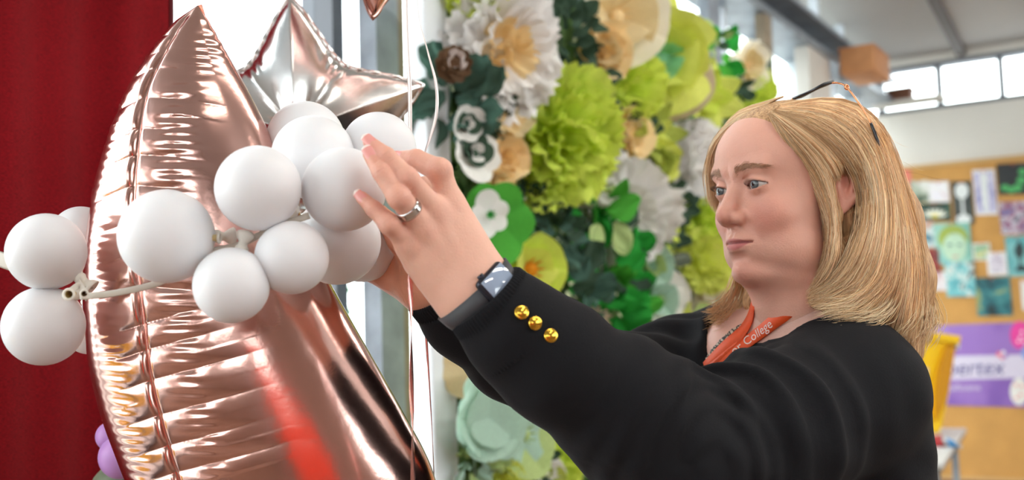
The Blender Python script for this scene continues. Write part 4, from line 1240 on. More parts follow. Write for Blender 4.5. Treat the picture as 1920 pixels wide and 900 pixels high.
for k, (x, y, hx, hy, hz, lab) in enumerate([(-1.95, .85, .16, .22, .15, 'yellow crate mirrored low in the foil creases, nearer the curtain'), (-2.05, .25, .15, .20, .19, 'taller yellow crate mirrored low in the foil creases')]):
    e = empty('yellow_crate', Vector((x, y, .754)))
    for nm, c_, h_ in (('base', (0, 0, .006), (hx, hy, .006)), ('side_panel', (0, hy, hz), (hx, .006, hz)), ('side_panel', (0, -hy, hz), (hx, .006, hz)), ('end_panel', (hx, 0, hz), (.006, hy, hz)), ('end_panel', (-hx, 0, hz), (.006, hy, hz)), ('rim', (0, hy, 2 * hz), (hx + .012, .014, .008)), ('rim', (0, -hy, 2 * hz), (hx + .012, .014, .008))):
        obox(nm, Vector((x + c_[0], y + c_[1], .754 + c_[2])), X_, Y_, Z, h_[0], h_[1], h_[2], M_YEL, e)
    tag(e, lab, 'crate')
# ------------------------------------------------------------------ the person
npv = lambda v: np.array((v[0], v[1], v[2]), float)
HO = npv(P(1393, 352, 1.26))
_vr = Vector((HO[0], HO[1], 0)).normalized()
_left = Vector((-_vr.y, _vr.x, 0))
_yaw = math.radians(50)
HY = npv((-_vr) * math.cos(_yaw) + _left * math.sin(_yaw)); HZ = np.array((0, 0, 1.0))
_nod = math.radians(-2.0)
HX = np.cross(HY, HZ)
HY, HZ = HY * math.cos(_nod) + HZ * math.sin(_nod), HZ * math.cos(_nod) - HY * math.sin(_nod)
def to_head(p):
    q = p - HO
    return np.stack([q @ HX, q @ HY, q @ HZ], -1)
def from_head(q):
    q = np.asarray(q, float)
    return HO + q[..., 0:1] * HX + q[..., 1:2] * HY + q[..., 2:3] * HZ
EYE = np.array([.031, .0, .0]); ER = .0122

def s_almond(u, v, w, h1, h2):
    R1 = (w * w + h1 * h1) / (2 * h1); R2 = (w * w + h2 * h2) / (2 * h2)
    return np.maximum(np.hypot(u, v - (h1 - R1)) - R1, np.hypot(u, v - (R2 - h2)) - R2)

def f_head(q):
    shp = q.shape[:-1]; q = q.reshape(-1, 3)
    m = np.stack([np.abs(q[:, 0]), q[:, 1], q[:, 2]], -1)           # mirrored half
    d = s_ell(q, (0, -.075, .025), (.071, .090, .078))
    d = smin(d, s_ell(q, (0, -.034, .036), (.060, .050, .048)), .02)
    d = smin(d, s_ell(q, (0, -.042, -.038), (.061, .056, .066)), .02)
    d = smin(d, s_ell(q, (0, -.034, -.074), (.053, .046, .034)), .018)
    d = smin(d, s_ell(m, (.036, -.014, -.034), (.024, .022, .024)), .016)      # cheeks
    d = smin(d, s_ell(m, (.040, -.036, -.076), (.022, .030, .026)), .016)      # jowls
    d = smin(d, s_ell(q, (0, .003, -.0990), (.0200, .0165, .0145)), .009)         # chin
    d = smin(d, s_ell(q, (0, -.036, -.103), (.042, .044, .017)), .012)         # fullness under the chin
    # neck, continuing into the chest
    d = smin(d, s_cone(q, (0, -.060, -.080), (0, -.085, -.235), .050, .058), .022)
    i = (q[:, 1] > -.045) & (q[:, 2] > -.125) & (q[:, 2] < .05)
    if i.any(): d[i] = face_detail(q[i], m[i], d[i])
    i = (m[:, 1] < -.045) & (m[:, 1] > -.14) & (np.abs(m[:, 2] + .006) < .055) & (m[:, 0] > .04)
    if i.any(): d[i] = ear_detail(m[i], d[i])
    return d.reshape(shp)
def face_detail(q, m, d):
    d = smin(d, s_cone(m, (.010, .0115, .019), (.040, .002, .021), .0085, .009), .010)   # brow ridge
    # eye sockets
    d = smax(d, -s_ell(m, (.031, .022, .000), (.019, .013, .012)), .010)
    # nose
    n = s_cone(q, (0, .006, .010), (0, .0275, -.030), .0070, .0105)
    n = smin(n, s_ell(q, (0, .0295, -.034), (.0105, .0105, .0095)), .006)
    n = smin(n, s_ell(m, (.0115, .0185, -.0375), (.0075, .0105, .0080)), .005)
    n = smin(n, s_cone(q, (0, .022, -.042), (0, .014, -.046), .0055, .005), .005)
    d = smin(d, n, .009)
    d = smax(d, -s_ell(m, (.0068, .0225, -.0462), (.0036, .0060, .0032)), .002)
    # muzzle and lips
    d = smin(d, s_ell(q, (0, -.004, -.066), (.026, .020, .022)), .014)
    up = lo = None
    ts = np.linspace(-1, 1, 9)
    P1 = [(t * .0212, .0182 - .0115 * t * t, -.0610 - .0022 * t * t + .0012 * math.cos(t * 9) * (1 - t * t)) for t in ts]
    P2 = [(t * .0198, .0175 - .0115 * t * t, -.0710 + .0068 * t * t) for t in ts]
    r1 = [.0028 + .0022 * (1 - abs(t) ** 1.6) for t in ts]; r2 = [.0026 + .0036 * (1 - abs(t) ** 1.6) for t in ts]
    d = smin(d, s_chain(q, P1, r1, .003), .005)
    d = smin(d, s_chain(q, P2, r2, .003), .005)
    P3 = [(t * .0228, .0232 - .0125 * t * t, -.0655 - .0002 * t * t) for t in ts]
    d = smax(d, -s_chain(q, P3, [.0016] * 9, .001), .0022)
    d = smax(d, -s_ell(q, (0, .0180, -.0842), (.020, .0072, .0050)), .006)      # fold below the lip
    d = smax(d, -s_ell(q, (0, .0235, -.0535), (.0026, .0035, .006)), .004)     # philtrum
    # nasolabial fold
    nf = s_chain(m, [(.0165, .0150, -.038), (.0235, .0090, -.050), (.0300, .0030, -.064), (.0305, .000, -.076)], [.0016, .0020, .0018, .001], .002)
    d = d + .0013 * np.exp(-((nf + .0018) / .0042) ** 2)
    # eyelids wrapped round the eyeball, opened by an almond slit
    e = m - EYE
    lid = np.linalg.norm(e, axis=-1) - (ER + .0018)
    crease = s_chain(m, [(.017, .0115, .0075), (.031, .0140, .0112), (.044, .0060, .0062)], [.0011, .0014, .0009], .001)
    d = smin(d, lid, .0045)
    d = smax(d, -crease, .003)
    slit = np.maximum(s_almond(e[..., 0] * .97, e[..., 2] + .0006 - .02 * (e[..., 0]), .0138, .0043, .0046), -(e[..., 1] - .0005))
    d = smax(d, -slit, .0009)
    return d
def ear_detail(m, d):
    # ears
    ea = m - np.array((.0745, -.092, -.006))
    c, s = math.cos(.35), math.sin(.35)
    ex_, ey_ = ea[..., 0] * c + ea[..., 1] * s * 1.0, -ea[..., 0] * s + ea[..., 1] * c
    el = np.stack([ex_, ey_ + .22 * ea[..., 2], ea[..., 2]], -1)
    ear = s_ell(el, (0, 0, 0), (.0085, .0185, .0305))
    ear = smax(ear, -s_ell(el, (.0085, -.0005, .003), (.0100, .0125, .0225)), .0025)
    ear = smin(ear, s_chain(el, [(.0015, -.004, .014), (.002, -.006, .0), (.0015, -.002, -.014)], [.003, .0035, .003], .002), .004)
    ear = smin(ear, s_cone(el, (.001, .013, -.004), (.002, .010, -.012), .0045, .0035), .003)
    ear = smin(ear, s_ell(el, (.001, .006, -.027), (.005, .0085, .009)), .006)
    d = smin(d, ear, .006)
    return d

# --- frame of the trunk
SL, SR_ = npv(P(1590, 738, 1.215)), npv(P(1372, 682, 1.49))
MID = (SL + SR_) / 2
TX = SL - SR_; TX[2] = 0; TX /= np.linalg.norm(TX)                # her left
TY = np.cross(TX, np.array((0, 0, 1.0))); TY = TY if TY @ HY > 0 else -TY   # her front
NB = from_head((0, -.085, -.2))
def f_trunk(p):
    d = s_cone(p, MID + TY * .0 + (0, 0, -.02), MID + (0, 0, -.42), .112, .135)
    d = smin(d, s_cone(p, SL + (0, 0, .0), SR_, .070, .070), .04)
    d = smin(d, s_cone(p, NB + (0, 0, -.02), SL * .6 + MID * .4 + (0, 0, .044), .055, .056), .03)
    d = smin(d, s_cone(p, NB + (0, 0, -.02), SR_ * .6 + MID * .4 + (0, 0, .03), .055, .055), .03)
    d = smin(d, s_cone(p, npv(P(1604, 745, 1.27)), npv(P(1606, 1020, 1.29)), .078, .094), .03)
    for sg in (-1, 1):
        d = smin(d, s_sph(p, MID + TY * .085 + TX * (.07 * sg) + np.array((0, 0, -.13)), .075), .05)
    d = smin(d, s_cone(p, MID + TY * .05 + np.array((0, 0, .02)), MID + TY * .10 + np.array((0, 0, -.12)), .06, .06), .05)
    return d
LA = [npv(P(*q)) for q in ((1590, 738, 1.215), (1448, 812, 1.15), (1275, 862, 1.085), (1175, 770, 1.06), (1032, 671, 1.02), (955, 607, 1.004), (918, 570, 1.0))]
LR = [.080, .082, .076, .066, .0540, .0425, .036]
RA = [npv(P(*q)) for q in ((1372, 682, 1.49), (1270, 705, 1.42), (1168, 735, 1.34), (975, 658, 1.23), (880, 590, 1.17), (826, 546, 1.145))]
RR = [.078, .072, .064, .056, .046, .038]
def f_limbs(p, off=0.0):
    d = s_chain(p, LA, [r - off for r in LR], .03)
    return np.minimum(d, s_chain(p, RA, [r - off for r in RR], .03))
FE = npv(P(1288, 862, 1.03)); FE2 = npv(P(1215, 700, 1.30))
def folds(p):
    r = np.linalg.norm(p - FE, axis=-1)
    up = p - FE
    ang = np.arctan2(up @ npv(CU), up @ npv(CR))
    ph = r / .056 + .35 * np.sin(ang * 3 + 1) + .25 * np.sin(p[..., 1] * 40)
    s = np.sin(2 * np.pi * ph)
    m = np.exp(-((r - .14) / .085) ** 2) * np.clip((ang + .5) / .8, 0, 1) * np.clip((2.0 - ang) / .6, 0, 1)
    a = .0075 * m * (np.where(s > 0, s ** 1.0, s * .35))
    # drag lines round the crook and along the forearm
    a += .0016 * np.exp(-((r - .06) / .05) ** 2) * np.sin(2 * np.pi * (r / .022 + .5 * ang))
    g = np.sin((p @ npv(CR)) * 75 + (p @ npv(CU)) * 40 + 3 * np.sin((p @ npv(CU)) * 22)) * np.sin((p @ npv(CU)) * 31 - (p @ npv(CR)) * 12)
    a += .0014 * g
    r2 = np.linalg.norm(p - FE2, axis=-1)
    a += .004 * np.exp(-((r2 - .10) / .07) ** 2) * np.sin(2 * np.pi * (r2 / .045 + .3 * np.sin(p[..., 2] * 30)))
    # seam of the sleeve head
    return a
def torso_uv(p):
    q = p - MID
    return q @ TX, q @ TY, q[..., 2]
APEX_Z = None
_ap = npv(P(1308, 712, 1.255)); APEX_Z = _ap[2] - MID[2]
def wedge(p, dx=0.0, dz=0.0, slope=.80, x0=.040):
    u, v, z = torso_uv(p)
    return np.maximum((np.abs(u - x0) - (z - APEX_Z - dz) * slope - dx) / math.sqrt(1 + slope * slope), np.abs(v - .10) - .10)
def f_card_solid(p):
    d = smin(f_trunk(p) - .006, f_limbs(p), .035)
    return d - folds(p)
def f_card(p):
    d0 = f_card_solid(p)
    d = np.maximum(d0, -(d0 + .010))
    d = smax(d, -wedge(p), .004)
    d = smax(d, -s_cone(p, from_head((0, -.066, -.08)), from_head((0, -.085, -.215)), .064, .068), .006)
    # sleeve ends
    for A_, B_ in ((LA[-2], LA[-1]), (RA[-2], RA[-1])):
        n = (B_ - A_) / np.linalg.norm(B_ - A_)
        near = np.linalg.norm(p - B_, axis=-1) < .12
        d = np.where(near, np.maximum(d, (p - B_) @ n), d)
    return d
def f_blouse(p):
    d0 = f_trunk(p) - .001
    d = np.maximum(d0, -(d0 + .005))
    d = smax(d, -wedge(p, .0, .0, .60, .004), .002)
    return smax(d, -s_cone(p, from_head((0, -.066, -.08)), from_head((0, -.085, -.215)), .066, .070), .004)

# --- hands
def chain_px(l): return [npv(P(*q)) for q in l]
LF = {
 'index': ([(846, 388, 1.004), (824, 320, .998), (781, 299, 1.012), (752, 297, 1.028)], [.0118, .0114, .0094, .0074]),
 'middle': ([(822, 402, .992), (764, 335, .968), (725, 294, .972), (693, 267, .983)], [.0116, .0100, .0084, .0063]),
 'ring': ([(797, 430, .987), (748, 370, .960), (716, 324, .964), (693, 289, .973)], [.0116, .0101, .0085, .0064]),
 'pinky': ([(770, 461, .990), (730, 420, .967), (702, 393, .972), (678, 370, .979)], [.0106, .0090, .0075, .0058]),
}
LTH = ([(893, 480, 1.025), (862, 420, 1.05), (826, 370, 1.066), (795, 345, 1.075)], [.016, .0125, .0105, .008])
LWR = chain_px([(905, 560, 1.0)])[0]
def f_lhand(p):
    d = None
    for k, (px_, r) in LF.items():
        pts = chain_px(px_)
        c = s_chain(p, pts, r, .004)
        # soft pads and knuckles
        c = smin(c, s_sph(p, pts[1] - npv(_F) * .0015, r[1] * .98), .004)
        d = c if d is None else smin(d, c, .0022)
    palm = None
    for k, w, r0, r1 in (('index', (910, 522, 1.003), .020, .0135), ('middle', (903, 540, .999), .021, .0135), ('ring', (893, 558, .998), .0215, .0135), ('pinky', (880, 574, 1.0), .021, .0130)):
        c = s_cone(p, npv(P(*w)), npv(P(*LF[k][0][0])), r0, r1)
        palm = c if palm is None else smin(palm, c, .014)
    palm = smin(palm, s_cone(p, npv(P(790, 490, 1.004)), npv(P(855, 560, 1.006)), .016, .021), .016)
    palm = smin(palm, s_cone(p, npv(P(855, 430, 1.012)), npv(P(895, 510, 1.010)), .017, .021), .016)
    d = smin(d, palm, .011)
    d = smin(d, s_chain(p, chain_px(LTH[0]), LTH[1], .006), .012)
    d = smin(d, s_chain(p, [npv(P(895, 548, 1.002)), npv(P(960, 608, 1.008)), npv(P(1032, 671, 1.02))], [.0285, .034, .042], .02), .018)
    # knuckle dimples and tendons
    for k in LF:
        m_ = npv(P(*LF[k][0][0])); d = smin(d, s_sph(p, m_ - npv(_F) * .0065, .0085), .007)
    for k in ('index', 'middle', 'ring'):
        d = smin(d, s_cone(p, npv(P(*LF[k][0][0])) - npv(_F) * .0105, npv(P(885, 530, 1.0)) - npv(_F) * .0185, .0022, .0015), .008)
    # creases over the finger joints
    for k in LF:
        a, b = npv(P(*LF[k][0][1])), npv(P(*LF[k][0][2]))
        ax = (b - a) / np.linalg.norm(b - a)
        for j, rr in ((a, LF[k][1][1]), (b, LF[k][1][2])):
            t = (p - j) @ ax
            nr = np.linalg.norm(p - j, axis=-1) < .016
            d = d + np.where(nr, .0006 * (.5 + .5 * np.cos(t / .0030 * 2 * np.pi)) * np.exp(-(t / .0055) ** 2), 0)
    return d
RF = [([(715, 446, 1.175), (672, 408, 1.205), (645, 388, 1.215), (625, 376, 1.22)], [.0112, .0096, .0082, .0066]),
      ([(702, 464, 1.180), (655, 430, 1.210), (625, 410, 1.220), (604, 398, 1.225)], [.0112, .0096, .0082, .0066]),
      ([(694, 484, 1.186), (650, 456, 1.212), (622, 438, 1.222), (602, 428, 1.228)], [.0108, .0092, .0080, .0064]),
      ([(696, 504, 1.190), (660, 484, 1.212), (636, 470, 1.220), (618, 460, 1.226)], [.0098, .0080, .0070, .0056])]
RTH = ([(778, 492, 1.125), (748, 448, 1.118), (728, 418, 1.122), (714, 398, 1.125)], [.0165, .0125, .0105, .008])
def f_rhand(p):
    d = palm = None
    for px_, r in RF:
        c = s_chain(p, chain_px(px_), r, .004); d = c if d is None else smin(d, c, .0022)
    for k, (px_, r) in enumerate(RF):
        c = s_cone(p, npv(P(806 - 4 * k, 520 + 9 * k, 1.135 + .004 * k)), npv(P(*px_[0])), .021, .0135)
        palm = c if palm is None else smin(palm, c, .014)
    d = smin(d, palm, .011)
    d = smin(d, s_chain(p, chain_px(RTH[0]), RTH[1], .006), .012)
    return smin(d, s_chain(p, [npv(P(800, 530, 1.140)), npv(P(880, 590, 1.17)), npv(P(980, 662, 1.23))], [.027, .033, .042], .02), .018)
def bbox(pts, pad):
    pts = np.array(pts); return pts.min(0) - pad, pts.max(0) + pad

# --- one body mesh
Vh, Qh = surface_nets(f_head, (-.085, -.175, -.25), (.085, .048, .112), .0012, 4)
Ch = np.zeros((len(Vh), 3))
def f_skin_coarse(p):
    d = smin(f_trunk(p) + .004, f_limbs(p, .014), .03)
    return smin(d, s_cone(p, from_head((0, -.066, -.1)), from_head((0, -.085, -.235)), .048, .056), .03)
allp = LA + RA + [MID + np.array((0, 0, -.42))]
lo, hi = bbox(allp, .15)
Vb, Qb = surface_nets(f_skin_coarse, lo, hi, .005)
lo, hi = bbox([npv(P(*q)) for k in LF for q in LF[k][0]] + [npv(P(960, 608, 1.0)), npv(P(*LTH[0][-1]))], .03)
Vl, Ql = surface_nets(f_lhand, lo, hi, .0011, 4)
lo, hi = bbox([npv(P(*q)) for k in RF for q in k[0]] + [npv(P(880, 590, 1.17)), npv(P(*RTH[0][-1]))], .03)
Vr_, Qr_ = surface_nets(f_rhand, lo, hi, .0016)

# natural colour of the skin: lips, cheeks, nose, brow hair shade, knuckles; plus painted backlight on the far hand
def blob(q, c, r): return np.exp(-np.sum(((q - np.array(c)) / np.array(r)) ** 2, -1))
SK = np.array(srgb(222, 168, 148)); LIP = np.array(srgb(190, 108, 108)); RED = np.array(srgb(208, 128, 112)); DRK = np.array(srgb(168, 112, 92)); BROW = np.array(srgb(164, 116, 90))
q = Vh; mq = np.stack([np.abs(q[:, 0]), q[:, 1], q[:, 2]], -1)
C = np.tile(SK, (len(q), 1))
def mixc(C, col, w): return C * (1 - w[:, None]) + col * w[:, None]
C = mixc(C, RED, .65 * blob(mq, (.040, .0, -.040), (.022, .03, .022)))
C = mixc(C, RED, .55 * blob(q, (0, .035, -.036), (.014, .014, .012)))
C = mixc(C, RED, .5 * blob(q, (0, .012, -.100), (.02, .02, .012)))
C = mixc(C, RED, .45 * blob(mq, (.0705, -.092, -.006), (.02, .03, .04)))
C = mixc(C, DRK, .35 * np.clip(blob(mq, (.031, .012, -.011), (.014, .01, .005)) + blob(mq, (.019, .008, .004), (.006, .01, .008)), 0, 1))
tt = np.clip(np.abs(q[:, 0]) / .0212, 0, 1.2)
lipz = -.0655 - .0002 * tt * tt
hu, hl = .0062 * np.clip(1 - tt ** 2.2, 0, 1), .0092 * np.clip(1 - tt ** 2.4, 0, 1)
dz = q[:, 2] - lipz
inl = np.where(dz > 0, np.clip((hu - dz) / .0016, 0, 1), np.clip((hl + dz) / .0016, 0, 1)) * (q[:, 1] > -.002) * (tt < 1.02)
C = mixc(C, LIP, .85 * inl)
C = mixc(C, np.array(srgb(110, 48, 48)), .8 * np.exp(-(dz / .0011) ** 2) * (tt < 1.03) * (q[:, 1] > .0))
# brow shade under the brow hairs
bx = mq[:, 0]; bz = .0185 + .0050 * np.sin(np.clip((bx - .012) / .036, 0, 1) * 2.3) - .0042 * np.clip((bx - .012) / .036, 0, 1.2) ** 1.5 - .0019 * (1 - np.clip((bx - .012) / .036, 0, 1))
bw = np.exp(-((q[:, 2] - bz) / .0036) ** 2) * np.clip((bx - .010) / .006, 0, 1) * np.clip((.052 - bx) / .010, 0, 1) * (q[:, 1] > -.03)
C = mixc(C, BROW, .5 * bw)
# lash line
el = mq - EYE; rr_ = np.linalg.norm(el, axis=1)
ll = s_almond(el[:, 0] * .97, el[:, 2] + .0006 - .02 * el[:, 0], .0138, .0043, .0046)
C = mixc(C, np.array(srgb(96, 58, 48)), .75 * (np.exp(-(ll / .0011) ** 2)) * (rr_ < .0150) * (q[:, 1] > 0) * np.where(el[:, 2] > 0, 1, .6))
Cl = np.tile(np.array(srgb(230, 180, 158)), (len(Vl), 1))
for k in LF:
    for j, wgt in ((0, .30), (1, .42), (2, .32), (3, .5)):
        Cl = mixc(Cl, RED, wgt * blob(Vl, npv(P(*LF[k][0][j])), (.012, .02, .012)))
Cr_ = np.tile(np.array(srgb(226, 160, 132)), (len(Vr_), 1))  # reddish warmth of the backlight put into the far hand's colour
Cb = np.tile(np.array(srgb(228, 180, 164)), (len(Vb), 1))
n1, n2, n3 = len(Vh), len(Vh) + len(Vb), len(Vh) + len(Vb) + len(Vl)
VV = np.vstack([from_head(Vh), Vb, Vl, Vr_]); QQ = np.vstack([Qh, Qb + n1, Ql + n2, Qr_ + n3]); CC = np.vstack([C, Cb, Cl, Cr_])

def attr_mat(name, rough, sss=0.0, bump=.0, bscale=400, spec=.5, var=0.0, scale=.006):
    m = bpy.data.materials.new(name); m.use_nodes = True
    nt = m.node_tree; b = nt.nodes['Principled BSDF']
    at = nt.nodes.new('ShaderNodeAttribute'); at.attribute_name = 'tone'
    src = at.outputs['Color']
    tc = nt.nodes.new('ShaderNodeTexCoord')
    if var:
        nz = nt.nodes.new('ShaderNodeTexNoise'); nz.inputs['Scale'].default_value = 90; nz.inputs['Detail'].default_value = 6
        nt.links.new(tc.outputs['Object'], nz.inputs['Vector'])
        hs = nt.nodes.new('ShaderNodeHueSaturation'); mr = nt.nodes.new('ShaderNodeMapRange')
        mr.inputs['To Min'].default_value = 1 - var; mr.inputs['To Max'].default_value = 1 + var
        nt.links.new(nz.outputs['Fac'], mr.inputs['Value']); nt.links.new(mr.outputs['Result'], hs.inputs['Value']); nt.links.new(src, hs.inputs['Color'])
        src = hs.outputs['Color']
    nt.links.new(src, b.inputs['Base Color'])
    b.inputs['Roughness'].default_value = rough; b.inputs['Specular IOR Level'].default_value = spec
    if sss:
        b.inputs['Subsurface Weight'].default_value = sss; b.inputs['Subsurface Radius'].default_value = (1.0, .4, .22); b.inputs['Subsurface Scale'].default_value = scale
    if bump:
        nb = nt.nodes.new('ShaderNodeTexNoise'); nb.inputs['Scale'].default_value = bscale; nb.inputs['Detail'].default_value = 4
        nt.links.new(tc.outputs['Object'], nb.inputs['Vector'])
        bp = nt.nodes.new('ShaderNodeBump'); bp.inputs['Strength'].default_value = bump; bp.inputs['Distance'].default_value = .002
        nt.links.new(nb.outputs['Fac'], bp.inputs['Height']); nt.links.new(bp.outputs['Normal'], b.inputs['Normal'])
    return m
def set_tone(me, C):
    a = me.color_attributes.new('tone', 'FLOAT_COLOR', 'POINT')
    a.data.foreach_set('color', np.hstack([C, np.ones((len(C), 1))]).astype(np.float32).ravel())
M_SKIN = attr_mat('skin', .48, sss=.22, bump=.25, bscale=420, spec=.35, var=.05)
me = np_mesh('person', VV, QQ, M_SKIN)
set_tone(me, CC)
person = link('person', me)
tag(person, 'blonde woman in a black cardigan reaching up to touch the white balloons', 'person')
def part(name, V, Fc, m, parent=person, smooth=True): return obj(name, V, Fc, m, parent, smooth)
def link_p(name, me, parent=person):
    o = bpy.data.objects.new(name, me); COL.objects.link(o); o.parent = parent
    return o

# --- eyes
def eye_mat():
    m = bpy.data.materials.new('eye_surface'); m.use_nodes = True
    nt = m.node_tree; b = nt.nodes['Principled BSDF']
    at = nt.nodes.new('ShaderNodeAttribute'); at.attribute_name = 'tone'
    nt.links.new(at.outputs['Color'], b.inputs['Base Color']); b.inputs['Roughness'].default_value = .06; b.inputs['Coat Weight'].default_value = .6
    return m
M_EYE = eye_mat()
for sg in (-1, 1):
    c = from_head(np.array([.031 * sg, 0, 0]))
    g = HY * 1.0 - HX * .16 + HZ * .0; g /= np.linalg.norm(g)
    gx, gy, gz = frame_of(Vector(g))
    prof = []; ang = []
    for k in range(49):
        a = math.pi * k / 48; rr = ER + (.0009 * max(0, 1 - (a / .52) ** 2))
        prof.append((rr * math.sin(a) + 1e-6, rr * math.cos(a))); ang.append(a)
    v, f = lathe_vf(Vector(c), Vector(g), prof, 40)
    o = part('eye', v, f, M_EYE)
    C_ = []
    for a in ang:
        if a < .17: t_ = srgb(14, 12, 14)
        elif a < .50: t_ = srgb(86, 94, 98) if a < .40 else srgb(54, 60, 66)
        elif a < .54: t_ = srgb(120, 120, 122)
        else: t_ = srgb(192, 180, 174)
        C_ += [t_] * 40
    set_tone(o.data, np.array(C_))

# --- strands helper
def strands(name, paths, rad, tones, m, parent, sides=3):
    """paths (n, k, 3), thin tapering tubes in one mesh"""
    n, k, _ = paths.shape
    T_ = np.gradient(paths, axis=1); T_ /= np.linalg.norm(T_, axis=2, keepdims=True) + 1e-9
    A_ = np.cross(T_, np.array([.3, .2, .93])[None, None]); A_ /= np.linalg.norm(A_, axis=2, keepdims=True) + 1e-9
    B_ = np.cross(T_, A_)
    tp = np.linspace(0, 1, k); tap = np.minimum(1, .35 + tp * 6) * np.minimum(1, .25 + (1 - tp) * 4)
    R_ = np.asarray(rad).reshape(-1, 1) * tap[None]
    V = np.stack([paths + R_[..., None] * (math.cos(a) * A_ + math.sin(a) * B_) for a in np.arange(sides) * 2 * math.pi / sides], 2)
    idx = np.arange(n * k * sides).reshape(n, k, sides)
    Q = np.stack([idx[:, :-1], np.roll(idx, -1, 2)[:, :-1], np.roll(idx, -1, 2)[:, 1:], idx[:, 1:]], -1).reshape(-1, 4)
    me = np_mesh(name, V.reshape(-1, 3), Q, m)
    set_tone(me, np.repeat(tones, k * sides, axis=0))
    return link_p(name, me, parent)
M_HAIR = attr_mat('blonde_hair', .45, spec=.35); M_HAIR.node_tree.nodes['Principled BSDF'].inputs['Anisotropic'].default_value = .4
rgh = np.random.default_rng(21)
HB = np.array([srgb(228, 190, 142), srgb(246, 222, 182), srgb(204, 158, 112), srgb(172, 124, 84), srgb(238, 204, 166)])
def hair_tones(n, light=0.0):
    w = rgh.random(n)
    i = np.where(w < .36, 0, np.where(w < .56 + light, 1, np.where(w < .76 + light, 4, np.where(w < .92, 2, 3))))
    return HB[i] * (1 + .10 * rgh.normal(size=(n, 1)))

# --- eyebrows and lashes
for sg in (-1, 1):
    n = 300
    t = rgh.random(n); bx = .012 + .038 * t
    bz = .0185 + .0050 * np.sin(np.clip(t * 36 / 36 * 1.05, 0, 1) * 2.3) - .0042 * t ** 1.5 - .0019 * (1 - t) + rgh.normal(size=n) * .0021 * (1.2 - .8 * t)
    st = np.stack([bx * sg, np.full(n, .04), bz], -1)
    # drop each root on to the forehead
    yv = np.full(n, .04)
    for _ in range(50): yv -= np.maximum(f_head(np.stack([bx * sg, yv, bz], -1)), -.0005) * .8
    root = np.stack([bx * sg, yv + .0002, bz], -1)
    L_ = .0052 + .002 * rgh.random(n)
    dirn = np.stack([np.full(n, .9 * sg), -.25 - .5 * t, .55 - .8 * t + .2 * rgh.normal(size=n)], -1); dirn /= np.linalg.norm(dirn, axis=1)[:, None]
    path = np.stack([root + dirn * (L_ * u)[:, None] + np.array([0, .0007, 0]) * math.sin(u * 3) for u in np.linspace(0, 1, 4)], 1)
    strands('eyebrow', from_head(path), np.full(n, .00017), np.tile(np.array(srgb(176, 134, 104)), (n, 1)) * (1 + .2 * rgh.normal(size=(n, 1))), M_HAIR, person)
    n = 46
    t = np.linspace(-1, 1, n); w = .0138
    zu = -.0005 + .0044 * (1 - t * t) + .06 * t * w
    px_ = np.stack([(.031 + w * t) * sg, np.sqrt(np.maximum(.0139 ** 2 - (w * t) ** 2 - zu ** 2, 1e-7)) + .0004, zu], -1)
    path = np.stack([px_ + np.stack([.0025 * t * u * sg, .0052 * u * np.ones(n), .0034 * u * u * np.ones(n) - .0008 * u], -1) for u in np.linspace(0, 1, 4)], 1)
    strands('eyelashes', from_head(path), np.full(n, .00013), np.tile(np.array(srgb(72, 50, 42)), (n, 1)), M_HAIR, person)

# --- hair: soft inner volume plus combed strands
def f_hull(q):
    d = s_ell(q, (0, -.078, .028), (.083, .103, .083))
    for sg in (-1, 1):
        pts = [(.056 * sg, -.125, .03), (.066 * sg, -.146, -.05), (.070 * sg, -.154, -.12), (.074 * sg, -.150, -.20)]
        d = smin(d, s_chain(q, pts, [.046, .050, .050, .034], .02), .03)
        d = smin(d, s_chain(q, [(.071 * sg, -.070, .01), (.0715 * sg, -.071, -.04), (.066 * sg, -.066, -.09), (.058 * sg, -.048, -.135)], [.010, .0115, .016, .016], .01), .012)
        d = smin(d, s_chain(q, [(.066 * sg, -.12, -.04), (.066 * sg, -.11, -.10), (.062 * sg, -.085, -.15)], [.024, .032, .030], .02), .02)
    d = smin(d, s_chain(q, [(0, -.150, .02), (0, -.172, -.08), (0, -.165, -.19)], [.04, .045, .03], .02), .04)
    # open the face: hairline
    zz = q[..., 2]
    yb = np.interp(zz, [-.2, -.14, -.10, -.04, .010, .035, .060, .080, .095], [-.03, -.028, -.05, -.060, -.050, -.026, -.008, .002, .02])
    d = smax(d, (q[..., 1] - yb) * .75, .006)
    # ear window
    ear = s_ell(np.stack([np.abs(q[..., 0]), q[..., 1], zz], -1), (.088, -.092, -.008), (.026, .0165, .028))
    return smax(d, -ear, .006)
Vq, Qq = surface_nets(lambda q: f_hull(q) + .004, (-.13, -.235, -.235), (.13, .03, .118), .0025)
